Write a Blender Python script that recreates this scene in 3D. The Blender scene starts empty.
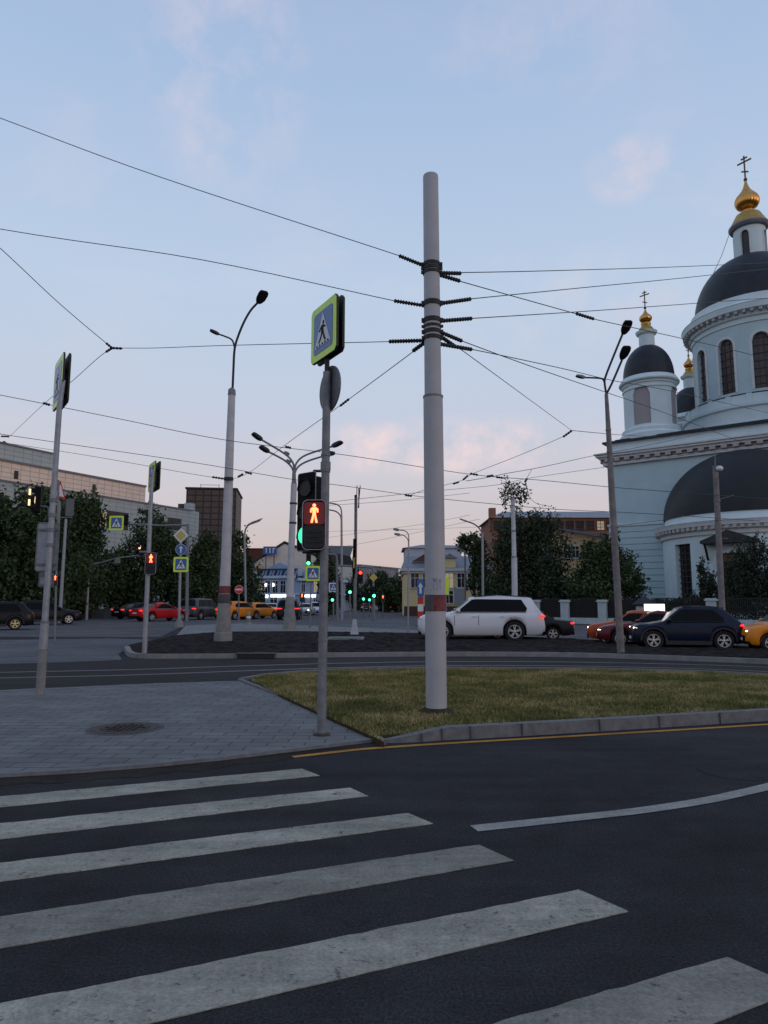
import bpy, bmesh, math, random
import numpy as np
from mathutils import Vector, Matrix
random.seed(7); rng = np.random.default_rng(7)
PI = math.pi
S = bpy.context.scene
COL = S.collection
# ------------------------------------------------------------------ camera
FPX, HZ, EYE = 700.0, 603.0, 1.6
PITCH = math.atan((HZ-512)/FPX); SP, CP = math.sin(PITCH), math.cos(PITCH)
cam = bpy.data.cameras.new('camera'); camo = bpy.data.objects.new('camera', cam); COL.objects.link(camo)
camo.location = (0, 0, EYE); camo.rotation_euler = (PI/2+PITCH, 0, 0)
cam.sensor_fit = 'VERTICAL'; cam.sensor_height = 24; cam.lens = FPX/1024*24
cam.clip_start = .05; cam.clip_end = 6000
S.camera = camo

def ray(x, y):
    a, b = (x-384)/FPX, -(y-512)/FPX
    return (a, CP-b*SP, SP+b*CP)
def G(x, y, z=0.0):                      # point of the photograph on the level z
    r = ray(x, y); t = (z-EYE)/r[2]
    return Vector((r[0]*t, r[1]*t, z))
def P(x, y, Y):                          # point of the photograph at forward distance Y
    r = ray(x, y); t = Y/r[1]
    return Vector((r[0]*t, Y, EYE+r[2]*t))
def zat(y, Y): return P(384, y, Y).z

# ------------------------------------------------------------------ materials
def nodes(name):
    m = bpy.data.materials.new(name); m.use_nodes = True
    nt = m.node_tree; b = nt.nodes['Principled BSDF']
    return m, nt, b
def N(nt, t, **k):
    n = nt.nodes.new(t)
    for a, v in k.items(): setattr(n, a, v)
    return n
def mat(name, c, rough=.6, metal=0.0, var=.25, scale=6.0, bump=.0, bscale=60.0, spec=.4, island=0.0, var2=None, coat=0.0):
    m, nt, b = nodes(name); L = nt.links
    b.inputs['Roughness'].default_value = rough; b.inputs['Metallic'].default_value = metal
    b.inputs['Specular IOR Level'].default_value = spec; b.inputs['Coat Weight'].default_value = coat
    tc = N(nt, 'ShaderNodeTexCoord')
    n1 = N(nt, 'ShaderNodeTexNoise'); n1.inputs['Scale'].default_value = scale; n1.inputs['Detail'].default_value = 6; n1.inputs['Roughness'].default_value = .65
    L.new(tc.outputs['Object'], n1.inputs['Vector'])
    r = N(nt, 'ShaderNodeValToRGB'); e = r.color_ramp.elements
    e[0].position = .3; e[1].position = .7
    c2 = var2 if var2 else tuple(min(1, v*(1+var)) for v in c)
    e[0].color = (*[v*(1-var) for v in c], 1) if not var2 else (*c, 1); e[1].color = (*c2, 1)
    L.new(n1.outputs['Fac'], r.inputs['Fac'])
    out = r.outputs['Color']
    if island:
        g = N(nt, 'ShaderNodeNewGeometry'); mp = N(nt, 'ShaderNodeMapRange')
        mp.inputs['To Min'].default_value = 1-island; mp.inputs['To Max'].default_value = 1+island
        L.new(g.outputs['Random Per Island'], mp.inputs['Value'])
        mx = N(nt, 'ShaderNodeMix', data_type='RGBA', blend_type='MULTIPLY'); mx.inputs['Factor'].default_value = 1
        L.new(out, mx.inputs['A']); L.new(mp.outputs['Result'], mx.inputs['B']); out = mx.outputs['Result']
    L.new(out, b.inputs['Base Color'])
    if bump:
        n2 = N(nt, 'ShaderNodeTexNoise'); n2.inputs['Scale'].default_value = bscale; n2.inputs['Detail'].default_value = 4
        L.new(tc.outputs['Object'], n2.inputs['Vector'])
        bp = N(nt, 'ShaderNodeBump'); bp.inputs['Strength'].default_value = bump; bp.inputs['Distance'].default_value = .02
        L.new(n2.outputs['Fac'], bp.inputs['Height']); L.new(bp.outputs['Normal'], b.inputs['Normal'])
    return m
def emit(name, c, s, base=(.02, .02, .02)):
    m, nt, b = nodes(name)
    b.inputs['Base Color'].default_value = (*base, 1); b.inputs['Roughness'].default_value = .3
    b.inputs['Emission Color'].default_value = (*c, 1); b.inputs['Emission Strength'].default_value = s
    return m
def grid_mat(name, c1, c2, mortar, bw, bh, msize=.02, rough=.5, offset=.0, axis='wall', var=.15, bump=.3, noise=1.5, rot=0.0, bias=0.0, spec=.4):
    m, nt, b = nodes(name); L = nt.links
    b.inputs['Roughness'].default_value = rough; b.inputs['Specular IOR Level'].default_value = spec
    tc = N(nt, 'ShaderNodeTexCoord')
    vec = tc.outputs['Object']
    if axis == 'wall':
        sx = N(nt, 'ShaderNodeSeparateXYZ'); L.new(vec, sx.inputs[0])
        ad = N(nt, 'ShaderNodeMath', operation='ADD'); L.new(sx.outputs[0], ad.inputs[0]); L.new(sx.outputs[1], ad.inputs[1])
        cb = N(nt, 'ShaderNodeCombineXYZ'); L.new(ad.outputs[0], cb.inputs[0]); L.new(sx.outputs[2], cb.inputs[1])
        vec = cb.outputs[0]
    elif rot:
        mp = N(nt, 'ShaderNodeMapping'); mp.inputs['Rotation'].default_value = (0, 0, rot); L.new(vec, mp.inputs['Vector']); vec = mp.outputs[0]
    br = N(nt, 'ShaderNodeTexBrick'); br.offset = offset; br.squash = 1
    br.inputs['Scale'].default_value = 1; br.inputs['Brick Width'].default_value = bw; br.inputs['Row Height'].default_value = bh
    br.inputs['Mortar Size'].default_value = msize; br.inputs['Mortar Smooth'].default_value = .1; br.inputs['Bias'].default_value = bias
    br.inputs['Color1'].default_value = (*c1, 1); br.inputs['Color2'].default_value = (*c2, 1); br.inputs['Mortar'].default_value = (*mortar, 1)
    L.new(vec, br.inputs['Vector'])
    n1 = N(nt, 'ShaderNodeTexNoise'); n1.inputs['Scale'].default_value = noise; n1.inputs['Detail'].default_value = 8; n1.inputs['Roughness'].default_value = .7
    L.new(tc.outputs['Object'], n1.inputs['Vector'])
    mp2 = N(nt, 'ShaderNodeMapRange'); mp2.inputs['From Min'].default_value = .3; mp2.inputs['From Max'].default_value = .7
    mp2.inputs['To Min'].default_value = 1-var; mp2.inputs['To Max'].default_value = 1+var; L.new(n1.outputs['Fac'], mp2.inputs['Value'])
    mx = N(nt, 'ShaderNodeMix', data_type='RGBA', blend_type='MULTIPLY'); mx.inputs['Factor'].default_value = 1
    L.new(br.outputs['Color'], mx.inputs['A']); L.new(mp2.outputs['Result'], mx.inputs['B'])
    L.new(mx.outputs['Result'], b.inputs['Base Color'])
    bp = N(nt, 'ShaderNodeBump'); bp.inputs['Strength'].default_value = bump; bp.inputs['Distance'].default_value = .01; bp.invert = True
    L.new(br.outputs['Fac'], bp.inputs['Height']); L.new(bp.outputs['Normal'], b.inputs['Normal'])
    return m
def mathn(nt, op, a, b=None):
    n = N(nt, 'ShaderNodeMath', operation=op)
    for i, v in enumerate((a, b)):
        if v is None: continue
        if isinstance(v, (int, float)): n.inputs[i].default_value = v
        else: nt.links.new(v, n.inputs[i])
    return n.outputs[0]
def noisen(nt, vec, sc, det=6, ro=.6, dist=0.0):
    n = N(nt, 'ShaderNodeTexNoise'); n.inputs['Scale'].default_value = sc; n.inputs['Detail'].default_value = det; n.inputs['Roughness'].default_value = ro; n.inputs['Distortion'].default_value = dist
    nt.links.new(vec, n.inputs['Vector']); return n.outputs['Fac']
def rangen(nt, v, a, b, lo, hi):
    q = N(nt, 'ShaderNodeMapRange'); q.inputs['From Min'].default_value = a; q.inputs['From Max'].default_value = b; q.inputs['To Min'].default_value = lo; q.inputs['To Max'].default_value = hi
    nt.links.new(v, q.inputs['Value']); return q.outputs['Result']
def tinted(nt, col, fac):
    mx = N(nt, 'ShaderNodeMix', data_type='RGBA', blend_type='MULTIPLY'); mx.inputs['Factor'].default_value = 1
    nt.links.new(col, mx.inputs['A']); nt.links.new(fac, mx.inputs['B']); return mx.outputs['Result']
def worn_mat(name, paint, under, chips=.36, scale=1.0):
    m, nt, b = nodes(name); L = nt.links
    b.inputs['Roughness'].default_value = .8; b.inputs['Specular IOR Level'].default_value = .15
    v = N(nt, 'ShaderNodeTexCoord').outputs['Object']
    pc = N(nt, 'ShaderNodeRGB'); pc.outputs[0].default_value = (*paint, 1); col = pc.outputs[0]
    col = tinted(nt, col, rangen(nt, noisen(nt, v, 1.1*scale, 7, .65, .5), .3, .7, .70, 1.18))
    col = tinted(nt, col, rangen(nt, noisen(nt, v, 7*scale, 8, .75), .3, .7, .80, 1.15))
    col = tinted(nt, col, rangen(nt, noisen(nt, v, 55, 5, .8), .3, .7, .62, 1.3))
    st = N(nt, 'ShaderNodeMapping'); st.inputs['Scale'].default_value = (.35, 4.5, 1); st.inputs['Rotation'].default_value = (0, 0, -.38); L.new(v, st.inputs['Vector'])
    col = tinted(nt, col, rangen(nt, noisen(nt, st.outputs[0], 1.2, 6, .7), .3, .7, .74, 1.16))
    ch = rangen(nt, noisen(nt, v, 9*scale, 12, .82), chips-.035, chips+.035, 0, 1)
    uc = N(nt, 'ShaderNodeRGB'); uc.outputs[0].default_value = (*under, 1)
    mx = N(nt, 'ShaderNodeMix', data_type='RGBA'); L.new(ch, mx.inputs['Factor']); L.new(uc.outputs[0], mx.inputs['A']); L.new(col, mx.inputs['B'])
    L.new(mx.outputs['Result'], b.inputs['Base Color'])
    bp = N(nt, 'ShaderNodeBump'); bp.inputs['Strength'].default_value = .5; bp.inputs['Distance'].default_value = .006
    L.new(noisen(nt, v, 70, 4, .7), bp.inputs['Height']); L.new(bp.outputs['Normal'], b.inputs['Normal'])
    return m
def asphalt_mat(name, c, patch=.3, crack=False):
    m, nt, b = nodes(name); L = nt.links
    b.inputs['Roughness'].default_value = .9; b.inputs['Specular IOR Level'].default_value = .10
    v = N(nt, 'ShaderNodeTexCoord').outputs['Object']
    pc = N(nt, 'ShaderNodeRGB'); pc.outputs[0].default_value = (*c, 1); o = pc.outputs[0]
    o = tinted(nt, o, rangen(nt, noisen(nt, v, .35, 5, .6, .6), .3, .7, 1-patch, 1+patch))
    o = tinted(nt, o, rangen(nt, noisen(nt, v, 2.6, 8, .75), .3, .7, 1-patch*.6, 1+patch*.6))
    st = N(nt, 'ShaderNodeMapping'); st.inputs['Scale'].default_value = (.25, 3.2, 1); st.inputs['Rotation'].default_value = (0, 0, -.38); L.new(v, st.inputs['Vector'])
    o = tinted(nt, o, rangen(nt, noisen(nt, st.outputs[0], .8, 4, .6), .35, .65, .84, 1.14))
    fine = noisen(nt, v, 62, 4, .85); vf = noisen(nt, v, 170, 2, .8)
    o = tinted(nt, o, rangen(nt, fine, .36, .66, .45, 1.75))
    g = rangen(nt, vf, .62, .70, 1.0, 4.0); o = tinted(nt, o, g)
    if crack:
        ds = N(nt, 'ShaderNodeVectorMath', operation='ADD'); L.new(v, ds.inputs[0])
        nz = N(nt, 'ShaderNodeTexNoise'); nz.inputs['Scale'].default_value = 1.7; nz.inputs['Detail'].default_value = 6; L.new(v, nz.inputs['Vector'])
        scl = N(nt, 'ShaderNodeVectorMath', operation='SCALE'); scl.inputs['Scale'].default_value = .9; L.new(nz.outputs['Color'], scl.inputs[0]); L.new(scl.outputs[0], ds.inputs[1])
        vo = N(nt, 'ShaderNodeTexVoronoi', feature='DISTANCE_TO_EDGE'); vo.inputs['Scale'].default_value = .42; L.new(ds.outputs[0], vo.inputs['Vector'])
        line = rangen(nt, vo.outputs['Distance'], .002, .006, 1, 0); mask = rangen(nt, noisen(nt, v, .5, 3, .5), .52, .58, 0, 1)
        k = mathn(nt, 'SUBTRACT', 1.0, mathn(nt, 'MULTIPLY', mathn(nt, 'MULTIPLY', line, mask), .3)); o = tinted(nt, o, k)
    L.new(o, b.inputs['Base Color'])
    bp = N(nt, 'ShaderNodeBump'); bp.inputs['Strength'].default_value = .8; bp.inputs['Distance'].default_value = .012
    L.new(fine, bp.inputs['Height']); L.new(bp.outputs['Normal'], b.inputs['Normal'])
    return m

M = dict(
 asphalt=asphalt_mat('asphalt', (.0285, .0275, .0300), .36, True),
 tram=asphalt_mat('tram asphalt', (.029, .0265, .0265), .2),
 pale=asphalt_mat('pale asphalt', (.098, .098, .103), .2),
 mid=asphalt_mat('mid asphalt', (.088, .084, .088), .25),
 path=asphalt_mat('concrete path', (.17, .165, .165), .15),
 earth=mat('far earth', (.06, .058, .05), .9, var=.4, scale=.05),
 paver=grid_mat('pavers', (.105, .104, .106), (.135, .133, .134), (.034, .034, .035), .42, .21, .009, .8, .5, 'floor', .28, .5, 1.3, rot=.02),
 kerb=mat('granite kerb', (.125, .125, .132), .8, var=.3, scale=9, bump=.3, bscale=80),
 kerb_far=mat('far kerb', (.17, .165, .165), .8, var=.25, scale=3, bump=.2),
 mulch=mat('mulch', (.010, .008, .008), .95, var=.6, scale=3, bump=.8, bscale=14, spec=.03, island=.25, var2=(.038, .032, .030)),
 soil=mat('lawn soil', (.045, .035, .02), .95, var=.5, scale=5, bump=.5, spec=.1),
 paint=worn_mat('worn road paint', (.335, .315, .265), (.05, .046, .043), .405),
 paint2=worn_mat('grey road paint', (.235, .22, .19), (.05, .047, .045), .395),
 line=worn_mat('white line paint', (.30, .29, .265), (.07, .066, .063), .37),
 yellow=worn_mat('yellow line paint', (.50, .235, .045), (.09, .06, .035), .38),
 rail=mat('rail steel', (.15, .15, .155), .45, .5, .2, 3),
 pole=mat('painted pole', (.36, .36, .385), .55, var=.09, scale=2.5, bump=.06, bscale=30),
 galv=mat('galvanised steel', (.27, .28, .31), .5, .3, .2, 9),
 galvd=mat('grey post paint', (.16, .165, .185), .55, .1, .3, 8),
 polec=mat('pale mast paint', (.42, .42, .44), .6, var=.15, scale=3),
 concrete=mat('mast base concrete', (.20, .195, .19), .85, var=.3, scale=3, bump=.2),
 wood=mat('weathered pole', (.17, .155, .155), .8, var=.35, scale=4),
 dark=mat('dark fittings', (.012, .012, .015), .6, var=.3),
 black=mat('black plastic', (.008, .008, .009), .6, var=.2, spec=.08),
 wire=mat('wire', (.045, .048, .058), .6, var=.1),
 redband=mat('faded red band', (.16, .035, .04), .7, var=.45, scale=14),
 greyband=mat('grey band', (.075, .072, .075), .7, var=.3, scale=12),
 plate=mat('pole sticker', (.27, .28, .32), .6, var=.5, scale=25),
 signblue=mat('sign blue', (.02, .095, .33), .3, var=.08, spec=.55),
 signyel=mat('sign lime', (.55, .78, .03), .3, var=.06, spec=.55),
 signwhite=mat('sign white', (.60, .62, .64), .45, var=.05),
 signback=mat('sign back', (.13, .135, .15), .5, .2, .2, 5),
 signgold=mat('priority yellow', (.46, .38, .10), .5, var=.06),
 signred=mat('sign red', (.5, .03, .03), .5, var=.06),
 red=emit('red lens', (1, .05, .03), 3.2), redman=emit('red figure', (1, .13, .045), 6.5),
 redbox=emit('red glow lens', (1, .012, .03), .06, (.03, .002, .004)),
 green=emit('green lens', (.04, 1, .42), 1.6), greenled=emit('green dots', (.06, 1, .36), 6),
 amber=emit('amber lens', (1, .62, .3), 2.0), white_l=emit('white lamp', (1, .93, .8), 5), warmwin=emit('lit window', (1, .8, .55), .28),
 head=emit('lit headlight', (1, .86, .68), 7), taxil=emit('lit taxi sign', (1, 1, 1), 1.8), tail=emit('lit tail light', (1, .02, .02), 2.0),
 taild=mat('tail light', (.28, .01, .012), .25, var=.1), headd=mat('headlight', (.45, .46, .48), .15, .2, .1), lensoff=mat('dark lens', (.012, .012, .014), .5, var=.15),
 shopsign=emit('lit shop sign', (.85, .93, 1), 2.2),
 gold=mat('gilding', (.60, .31, .085), .28, 1.0, .15, 4), goldd=mat('dull gilding', (.42, .27, .07), .45, .8, .25, 3),
 dome=mat('dark roof metal', (.012, .017, .024), .5, .2, .5, .9), domeb=mat('apse dome metal', (.008, .011, .014), .55, .1, .45, .6),
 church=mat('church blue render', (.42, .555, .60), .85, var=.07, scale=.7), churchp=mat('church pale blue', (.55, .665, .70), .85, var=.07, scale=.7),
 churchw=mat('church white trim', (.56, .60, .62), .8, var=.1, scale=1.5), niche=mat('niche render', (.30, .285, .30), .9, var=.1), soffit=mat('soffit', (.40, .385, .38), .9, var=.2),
 glassd=mat('dark window', (.016, .014, .016), .25, var=.35, scale=2), glassr=mat('reddish leaded window', (.03, .02, .022), .35, var=.5, scale=3, var2=(.085, .06, .06)), icon=mat('painted icon', (.12, .075, .035), .7, var=.6, scale=2.2),
 muntin=mat('glazing bar', (.045, .04, .04), .7), roofb=mat('blue grey roof', (.17, .185, .22), .55, .1, .2, .8), roofd=mat('dark roof', (.03, .03, .034), .7, var=.3, scale=.8),
 bricko=grid_mat('orange brick', (.28, .12, .07), (.24, .10, .06), (.2, .14, .11), .5, .16, .02, .9, .5),
 mallb=grid_mat('beige tile', (.76, .59, .48), (.72, .56, .45), (.38, .28, .22), 1.25, .62, .035, .55, .0, var=.08),
 mallg=grid_mat('green grey tile', (.37, .405, .395), (.34, .375, .365), (.20, .22, .22), 1.25, .62, .035, .55, .0, var=.1),
 tower=grid_mat('brown panel', (.095, .062, .05), (.075, .050, .042), (.022, .018, .018), 1.7, 1.3, .16, .6, .0, var=.2),
 blueb=mat('blue render', (.30, .40, .55), .85, var=.1, scale=.4), bluetrim=mat('pale blue trim', (.52, .60, .70), .85), dkblue=mat('dark blue board', (.018, .045, .12), .6),
 cream=mat('cream render', (.62, .55, .50), .85, var=.1, scale=.5), crossm=mat('cross bronze', (.13, .075, .04), .5, .6), yellowb=mat('yellow render', (.68, .54, .29), .88, var=.12, scale=.5), whiteb=mat('white render', (.50, .51, .54), .88, var=.1, scale=.4),
 peach=mat('peach render', (.55, .36, .20), .88, var=.15, scale=.5), brickr=mat('dull red roof', (.14, .045, .035), .8, var=.2), plinth=mat('brown plinth', (.10, .045, .035), .9, var=.2),
 greyb=mat('grey facade', (.20, .21, .23), .85, var=.25, scale=.5), trim=mat('window trim', (.56, .55, .52), .8),
 iron=mat('dark iron', (.012, .011, .012), .6), pillar=mat('fence pillar render', (.40, .46, .48), .9, var=.15, scale=2),
 leaf=mat('foliage', (.028, .045, .022), .75, var=.5, scale=.5, island=.4, var2=(.070, .098, .044), spec=.1),
 leafb=mat('hedge foliage', (.016, .026, .017), .7, var=.5, scale=.7, island=.45, var2=(.045, .062, .040), spec=.2),
 leafw=mat('weeping foliage', (.024, .036, .022), .75, var=.5, scale=.5, island=.4, var2=(.052, .070, .040), spec=.1),
 bark=mat('bark', (.05, .042, .035), .95, var=.4, scale=3, bump=.4), 
 tyre=mat('tyre', (.012, .012, .013), .85), rim=mat('rim', (.58, .58, .60), .3, .6), rimg=mat('bronze rim', (.80, .66, .36), .3, .7), rimd=mat('dark rim', (.10, .10, .11), .4, .6),
 glass=mat('car glass', (.004, .004, .005), .1, var=.05, spec=.10), cladding=mat('cladding', (.018, .018, .02), .6), plateW=mat('number plate', (.62, .62, .6), .5),
 manhole=mat('cast iron', (.028, .022, .018), .75, .3, .5, 12, .6, 40), rust=mat('manhole frame', (.055, .045, .036), .85, var=.4, scale=12), greenm=mat('green hatch', (.07, .11, .10), .7, var=.3),
 dirt=asphalt_mat('gutter dirt', (.026, .022, .019), .45), lettering=mat('dull lettering', (.26, .34, .47), .7),
 grass=None)
for k, c in dict(white=(.62, .62, .66), navy=(.007, .012, .030), red=(.42, .010, .012), taxi=(.66, .215, .014), blk=(.010, .010, .012), gry=(.055, .055, .06), org=(.34, .055, .010), drk=(.02, .019, .02), maroon=(.10, .012, .016), pear=(.55, .55, .52)).items():
    M['car_'+k] = mat('car paint '+k, c, .38, .0, .03, 2, spec=.15 if k in ('blk', 'drk', 'navy') else .25, coat=.10 if k in ('blk', 'drk') else .15)

# ------------------------------------------------------------------ mesh builder
class MB:
    def __init__(s): s.v = []; s.f = []; s.mi = []; s.m = 0
    def add(s, vs, fs):
        b = len(s.v); s.v += [tuple(v) for v in vs]
        for f in fs: s.f.append(tuple(i+b for i in f)); s.mi.append(s.m)
        return s
    def box(s, c, d, rz=0.0, mtx=None):
        x, y, z = d[0]/2, d[1]/2, d[2]/2; ca, sa = math.cos(rz), math.sin(rz)
        vs = []
        for k in (-z, z):
            for i, j in ((-x, -y), (x, -y), (x, y), (-x, y)):
                p = Vector((i*ca-j*sa, i*sa+j*ca, k))
                if mtx: p = mtx @ Vector((i, j, k))
                vs.append((c[0]+p.x, c[1]+p.y, c[2]+p.z))
        return s.add(vs, [(3, 2, 1, 0), (4, 5, 6, 7), (0, 1, 5, 4), (1, 2, 6, 5), (2, 3, 7, 6), (3, 0, 4, 7)])
    def prism(s, poly, z0, z1):
        n = len(poly); a = sum(poly[i][0]*poly[(i+1) % n][1]-poly[(i+1) % n][0]*poly[i][1] for i in range(n))
        if a < 0: poly = poly[::-1]
        vs = [(p[0], p[1], z0) for p in poly]+[(p[0], p[1], z1) for p in poly]
        return s.add(vs, [tuple(range(n))[::-1], tuple(range(n, 2*n))]+[(i, (i+1) % n, (i+1) % n+n, i+n) for i in range(n)])
    def plate(s, pts2, origin, ux, uz, t):      # flat outline in the plane (ux,uz) at origin, thickness t along ux x uz
        ux, uz = Vector(ux), Vector(uz); nn = ux.cross(uz).normalized(); o = Vector(origin); n = len(pts2)
        a = [o+ux*p[0]+uz*p[1]+nn*(t/2) for p in pts2]; b = [o+ux*p[0]+uz*p[1]-nn*(t/2) for p in pts2]
        ar = sum(pts2[i][0]*pts2[(i+1) % n][1]-pts2[(i+1) % n][0]*pts2[i][1] for i in range(n))
        f = [tuple(range(n)), tuple(range(2*n-1, n-1, -1))]+[(i, i+n, (i+1) % n+n, (i+1) % n) for i in range(n)]
        if ar < 0: f = [q[::-1] for q in f]
        return s.add(a+b, f)
    def tube(s, pts, rad, n=10, cap=True):
        pts = [Vector(p) for p in pts]; k = len(pts)
        if not hasattr(rad, '__len__'): rad = [rad]*k
        vs = []; fs = []; up = None
        for i, p in enumerate(pts):
            d = (pts[min(i+1, k-1)]-pts[max(i-1, 0)])
            if d.length < 1e-7: d = Vector((0, 0, 1))
            d.normalize()
            if up is None: up = Vector((0, 0, 1)) if abs(d.z) < .9 else Vector((1, 0, 0))
            a = d.cross(up)
            if a.length < 1e-4: a = d.cross(Vector((0, 1, 0)))
            a.normalize(); b = a.cross(d).normalized(); up = b
            for j in range(n):
                t = 2*PI*j/n; vs.append(p+(a*math.cos(t)+b*math.sin(t))*rad[i])
        for i in range(k-1):
            for j in range(n):
                fs.append((i*n+j, i*n+(j+1) % n, (i+1)*n+(j+1) % n, (i+1)*n+j))
        if cap: fs += [tuple(range(n))[::-1], tuple(range((k-1)*n, k*n))]
        return s.add(vs, fs)
    def lathe(s, prof, c=(0, 0, 0), n=24, a0=0.0, a1=2*PI, cap=False):
        full = abs(a1-a0-2*PI) < 1e-6; cols = n if full else n+1; k = len(prof); vs = []; fs = []
        for j in range(cols):
            t = a0+(a1-a0)*j/n
            for r, z in prof: vs.append((c[0]+r*math.cos(t), c[1]+r*math.sin(t), c[2]+z))
        for j in range(n):
            j2 = (j+1) % cols
            for i in range(k-1): fs.append((j*k+i, j2*k+i, j2*k+i+1, j*k+i+1))
        if cap and full: fs += [tuple(j*k for j in range(n))[::-1], tuple(j*k+k-1 for j in range(n))]
        return s.add(vs, fs)
    def ball(s, c, r, n=12, m=7):
        prof = [(math.cos(t)*1.0, math.sin(t)) for t in [-PI/2+PI*i/m for i in range(m+1)]]; vs = []; b = MB()
        b.lathe(prof, (0, 0, 0), n)
        if not hasattr(r, '__len__'): r = (r, r, r)
        return s.add([(c[0]+v[0]*r[0], c[1]+v[1]*r[1], c[2]+v[2]*r[2]) for v in b.v], b.f)
    def build(s, name, m, parent=None, smooth=None, loc=None):
        me = bpy.data.meshes.new(name); me.from_pydata([tuple(v) for v in s.v], [], s.f)
        ms = m if isinstance(m, (list, tuple)) else [m]
        for q in ms: me.materials.append(M[q] if isinstance(q, str) else q)
        if len(ms) > 1:
            for p, i in zip(me.polygons, s.mi): p.material_index = i
        if smooth is not None:
            me.shade_smooth(); me.set_sharp_from_angle(angle=math.radians(smooth))
        me.update(); o = bpy.data.objects.new(name, me); COL.objects.link(o)
        if parent: o.parent = parent
        if loc: o.location = loc
        return o
def tag(o, label=None, cat=None, group=None, kind=None):
    if label: o['label'] = label
    if cat: o['category'] = cat
    if group: o['group'] = group
    if kind: o['kind'] = kind
    return o
def thing(name, label, cat, loc, rz=0.0, group=None):
    o = bpy.data.objects.new(name, None); COL.objects.link(o); o.empty_display_size = .2
    o.location = loc; o.rotation_euler = (0, 0, rz)
    return tag(o, label, cat, group)
def sheet(name, pts, m, z=None, skirt=0.0, kind='structure'):
    bm = bmesh.new(); vs = [bm.verts.new((p[0], p[1], p[2] if z is None else z)) for p in pts]
    es = [bm.edges.new((vs[i], vs[(i+1) % len(vs)])) for i in range(len(vs))]
    bmesh.ops.triangle_fill(bm, use_beauty=True, edges=es)
    bmesh.ops.recalc_face_normals(bm, faces=bm.faces)
    if bm.faces and sum(f.normal.z for f in bm.faces) < 0: bmesh.ops.reverse_faces(bm, faces=bm.faces)
    if skirt:
        lo = [bm.verts.new((v.co.x, v.co.y, v.co.z-skirt)) for v in vs]; n = len(vs)
        for i in range(n): bm.faces.new((vs[i], lo[i], lo[(i+1) % n], vs[(i+1) % n]))
        bmesh.ops.recalc_face_normals(bm, faces=bm.faces)
        if bm.faces and max(bm.faces, key=lambda f: abs(f.normal.z)).normal.z < 0: bmesh.ops.reverse_faces(bm, faces=bm.faces)
    me = bpy.data.meshes.new(name); bm.to_mesh(me); bm.free(); me.materials.append(M[m])
    o = bpy.data.objects.new(name, me); COL.objects.link(o)
    if kind: o['kind'] = kind
    return o
def smoothpath(pts, k=6):
    pts = [Vector(p) for p in pts]; out = []
    for i in range(len(pts)-1):
        a, b, c, d = pts[max(i-1, 0)], pts[i], pts[i+1], pts[min(i+2, len(pts)-1)]
        for j in range(k):
            t = j/k
            out.append(.5*((2*b)+(c-a)*t+(2*a-5*b+4*c-d)*t*t+(3*b-a-3*c+d)*t**3))
    return out+[pts[-1]]
def ribbon(pts, w, z0, z1, side=1, joints=0.0):   # kerb: path pts is the outer foot, width w to the side, z1 number or list
    pts = [Vector((p[0], p[1], 0)) for p in pts]; n = len(pts); vs = []; fs = []
    for i, p in enumerate(pts):
        d = (pts[min(i+1, n-1)]-pts[max(i-1, 0)]).normalized(); q = Vector((-d.y, d.x, 0))*side*w
        zt = z1[i] if hasattr(z1, '__len__') else z1
        vs += [(p.x, p.y, z0), (p.x+q.x*.1, p.y+q.y*.1, zt), (p.x+q.x, p.y+q.y, zt), (p.x+q.x, p.y+q.y, z0)]
    for i in range(n-1):
        for j in range(4): fs.append((i*4+j, i*4+(j+1) % 4, (i+1)*4+(j+1) % 4, (i+1)*4+j))
    fs += [(0, 1, 2, 3), (n*4-4, n*4-1, n*4-2, n*4-3)]
    if side > 0: fs = [f[::-1] for f in fs]
    return MB().add(vs, fs)
# ------------------------------------------------------------------ world
W = bpy.data.worlds.new('World'); S.world = W; W.use_nodes = True
nt = W.node_tree; L = nt.links; bg = nt.nodes['Background']
SUN_EL, SUN_AZ = math.radians(4), math.radians(125)      # sun low behind the camera, to the right
sky = N(nt, 'ShaderNodeTexSky', sky_type='NISHITA'); sky.sun_disc = False; sky.sun_elevation = SUN_EL; sky.sun_rotation = SUN_AZ
sky.air_density = 1.0; sky.dust_density = .6; sky.ozone_density = 2.0
tc = N(nt, 'ShaderNodeTexCoord'); sx = N(nt, 'ShaderNodeSeparateXYZ'); L.new(tc.outputs['Generated'], sx.inputs[0])
rp = N(nt, 'ShaderNodeValToRGB'); el = rp.color_ramp.elements
SKYC = [(0.0, (.58, .46, .45)), (.06, (.69, .56, .545)), (.16, (.69, .65, .70)), (.27, (.61, .675, .82)), (.42, (.56, .685, .87)), (.62, (.44, .585, .83)), (.85, (.36, .475, .73))]
el[0].position = SKYC[0][0]; el[0].color = (*SKYC[0][1], 1); el[1].position = SKYC[-1][0]; el[1].color = (*SKYC[-1][1], 1)
for p, c in SKYC[1:-1]: el.new(p).color = (*c, 1)
L.new(sx.outputs[2], rp.inputs['Fac'])
# evening haze colours over the Nishita sky
sc = N(nt, 'ShaderNodeVectorMath', operation='SCALE'); sc.inputs['Scale'].default_value = 1/.1
L.new(rp.outputs['Color'], sc.inputs[0])
mx = N(nt, 'ShaderNodeMix', data_type='RGBA'); mx.inputs['Factor'].default_value = .88
L.new(sky.outputs['Color'], mx.inputs['A']); L.new(sc.outputs[0], mx.inputs['B'])
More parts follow.
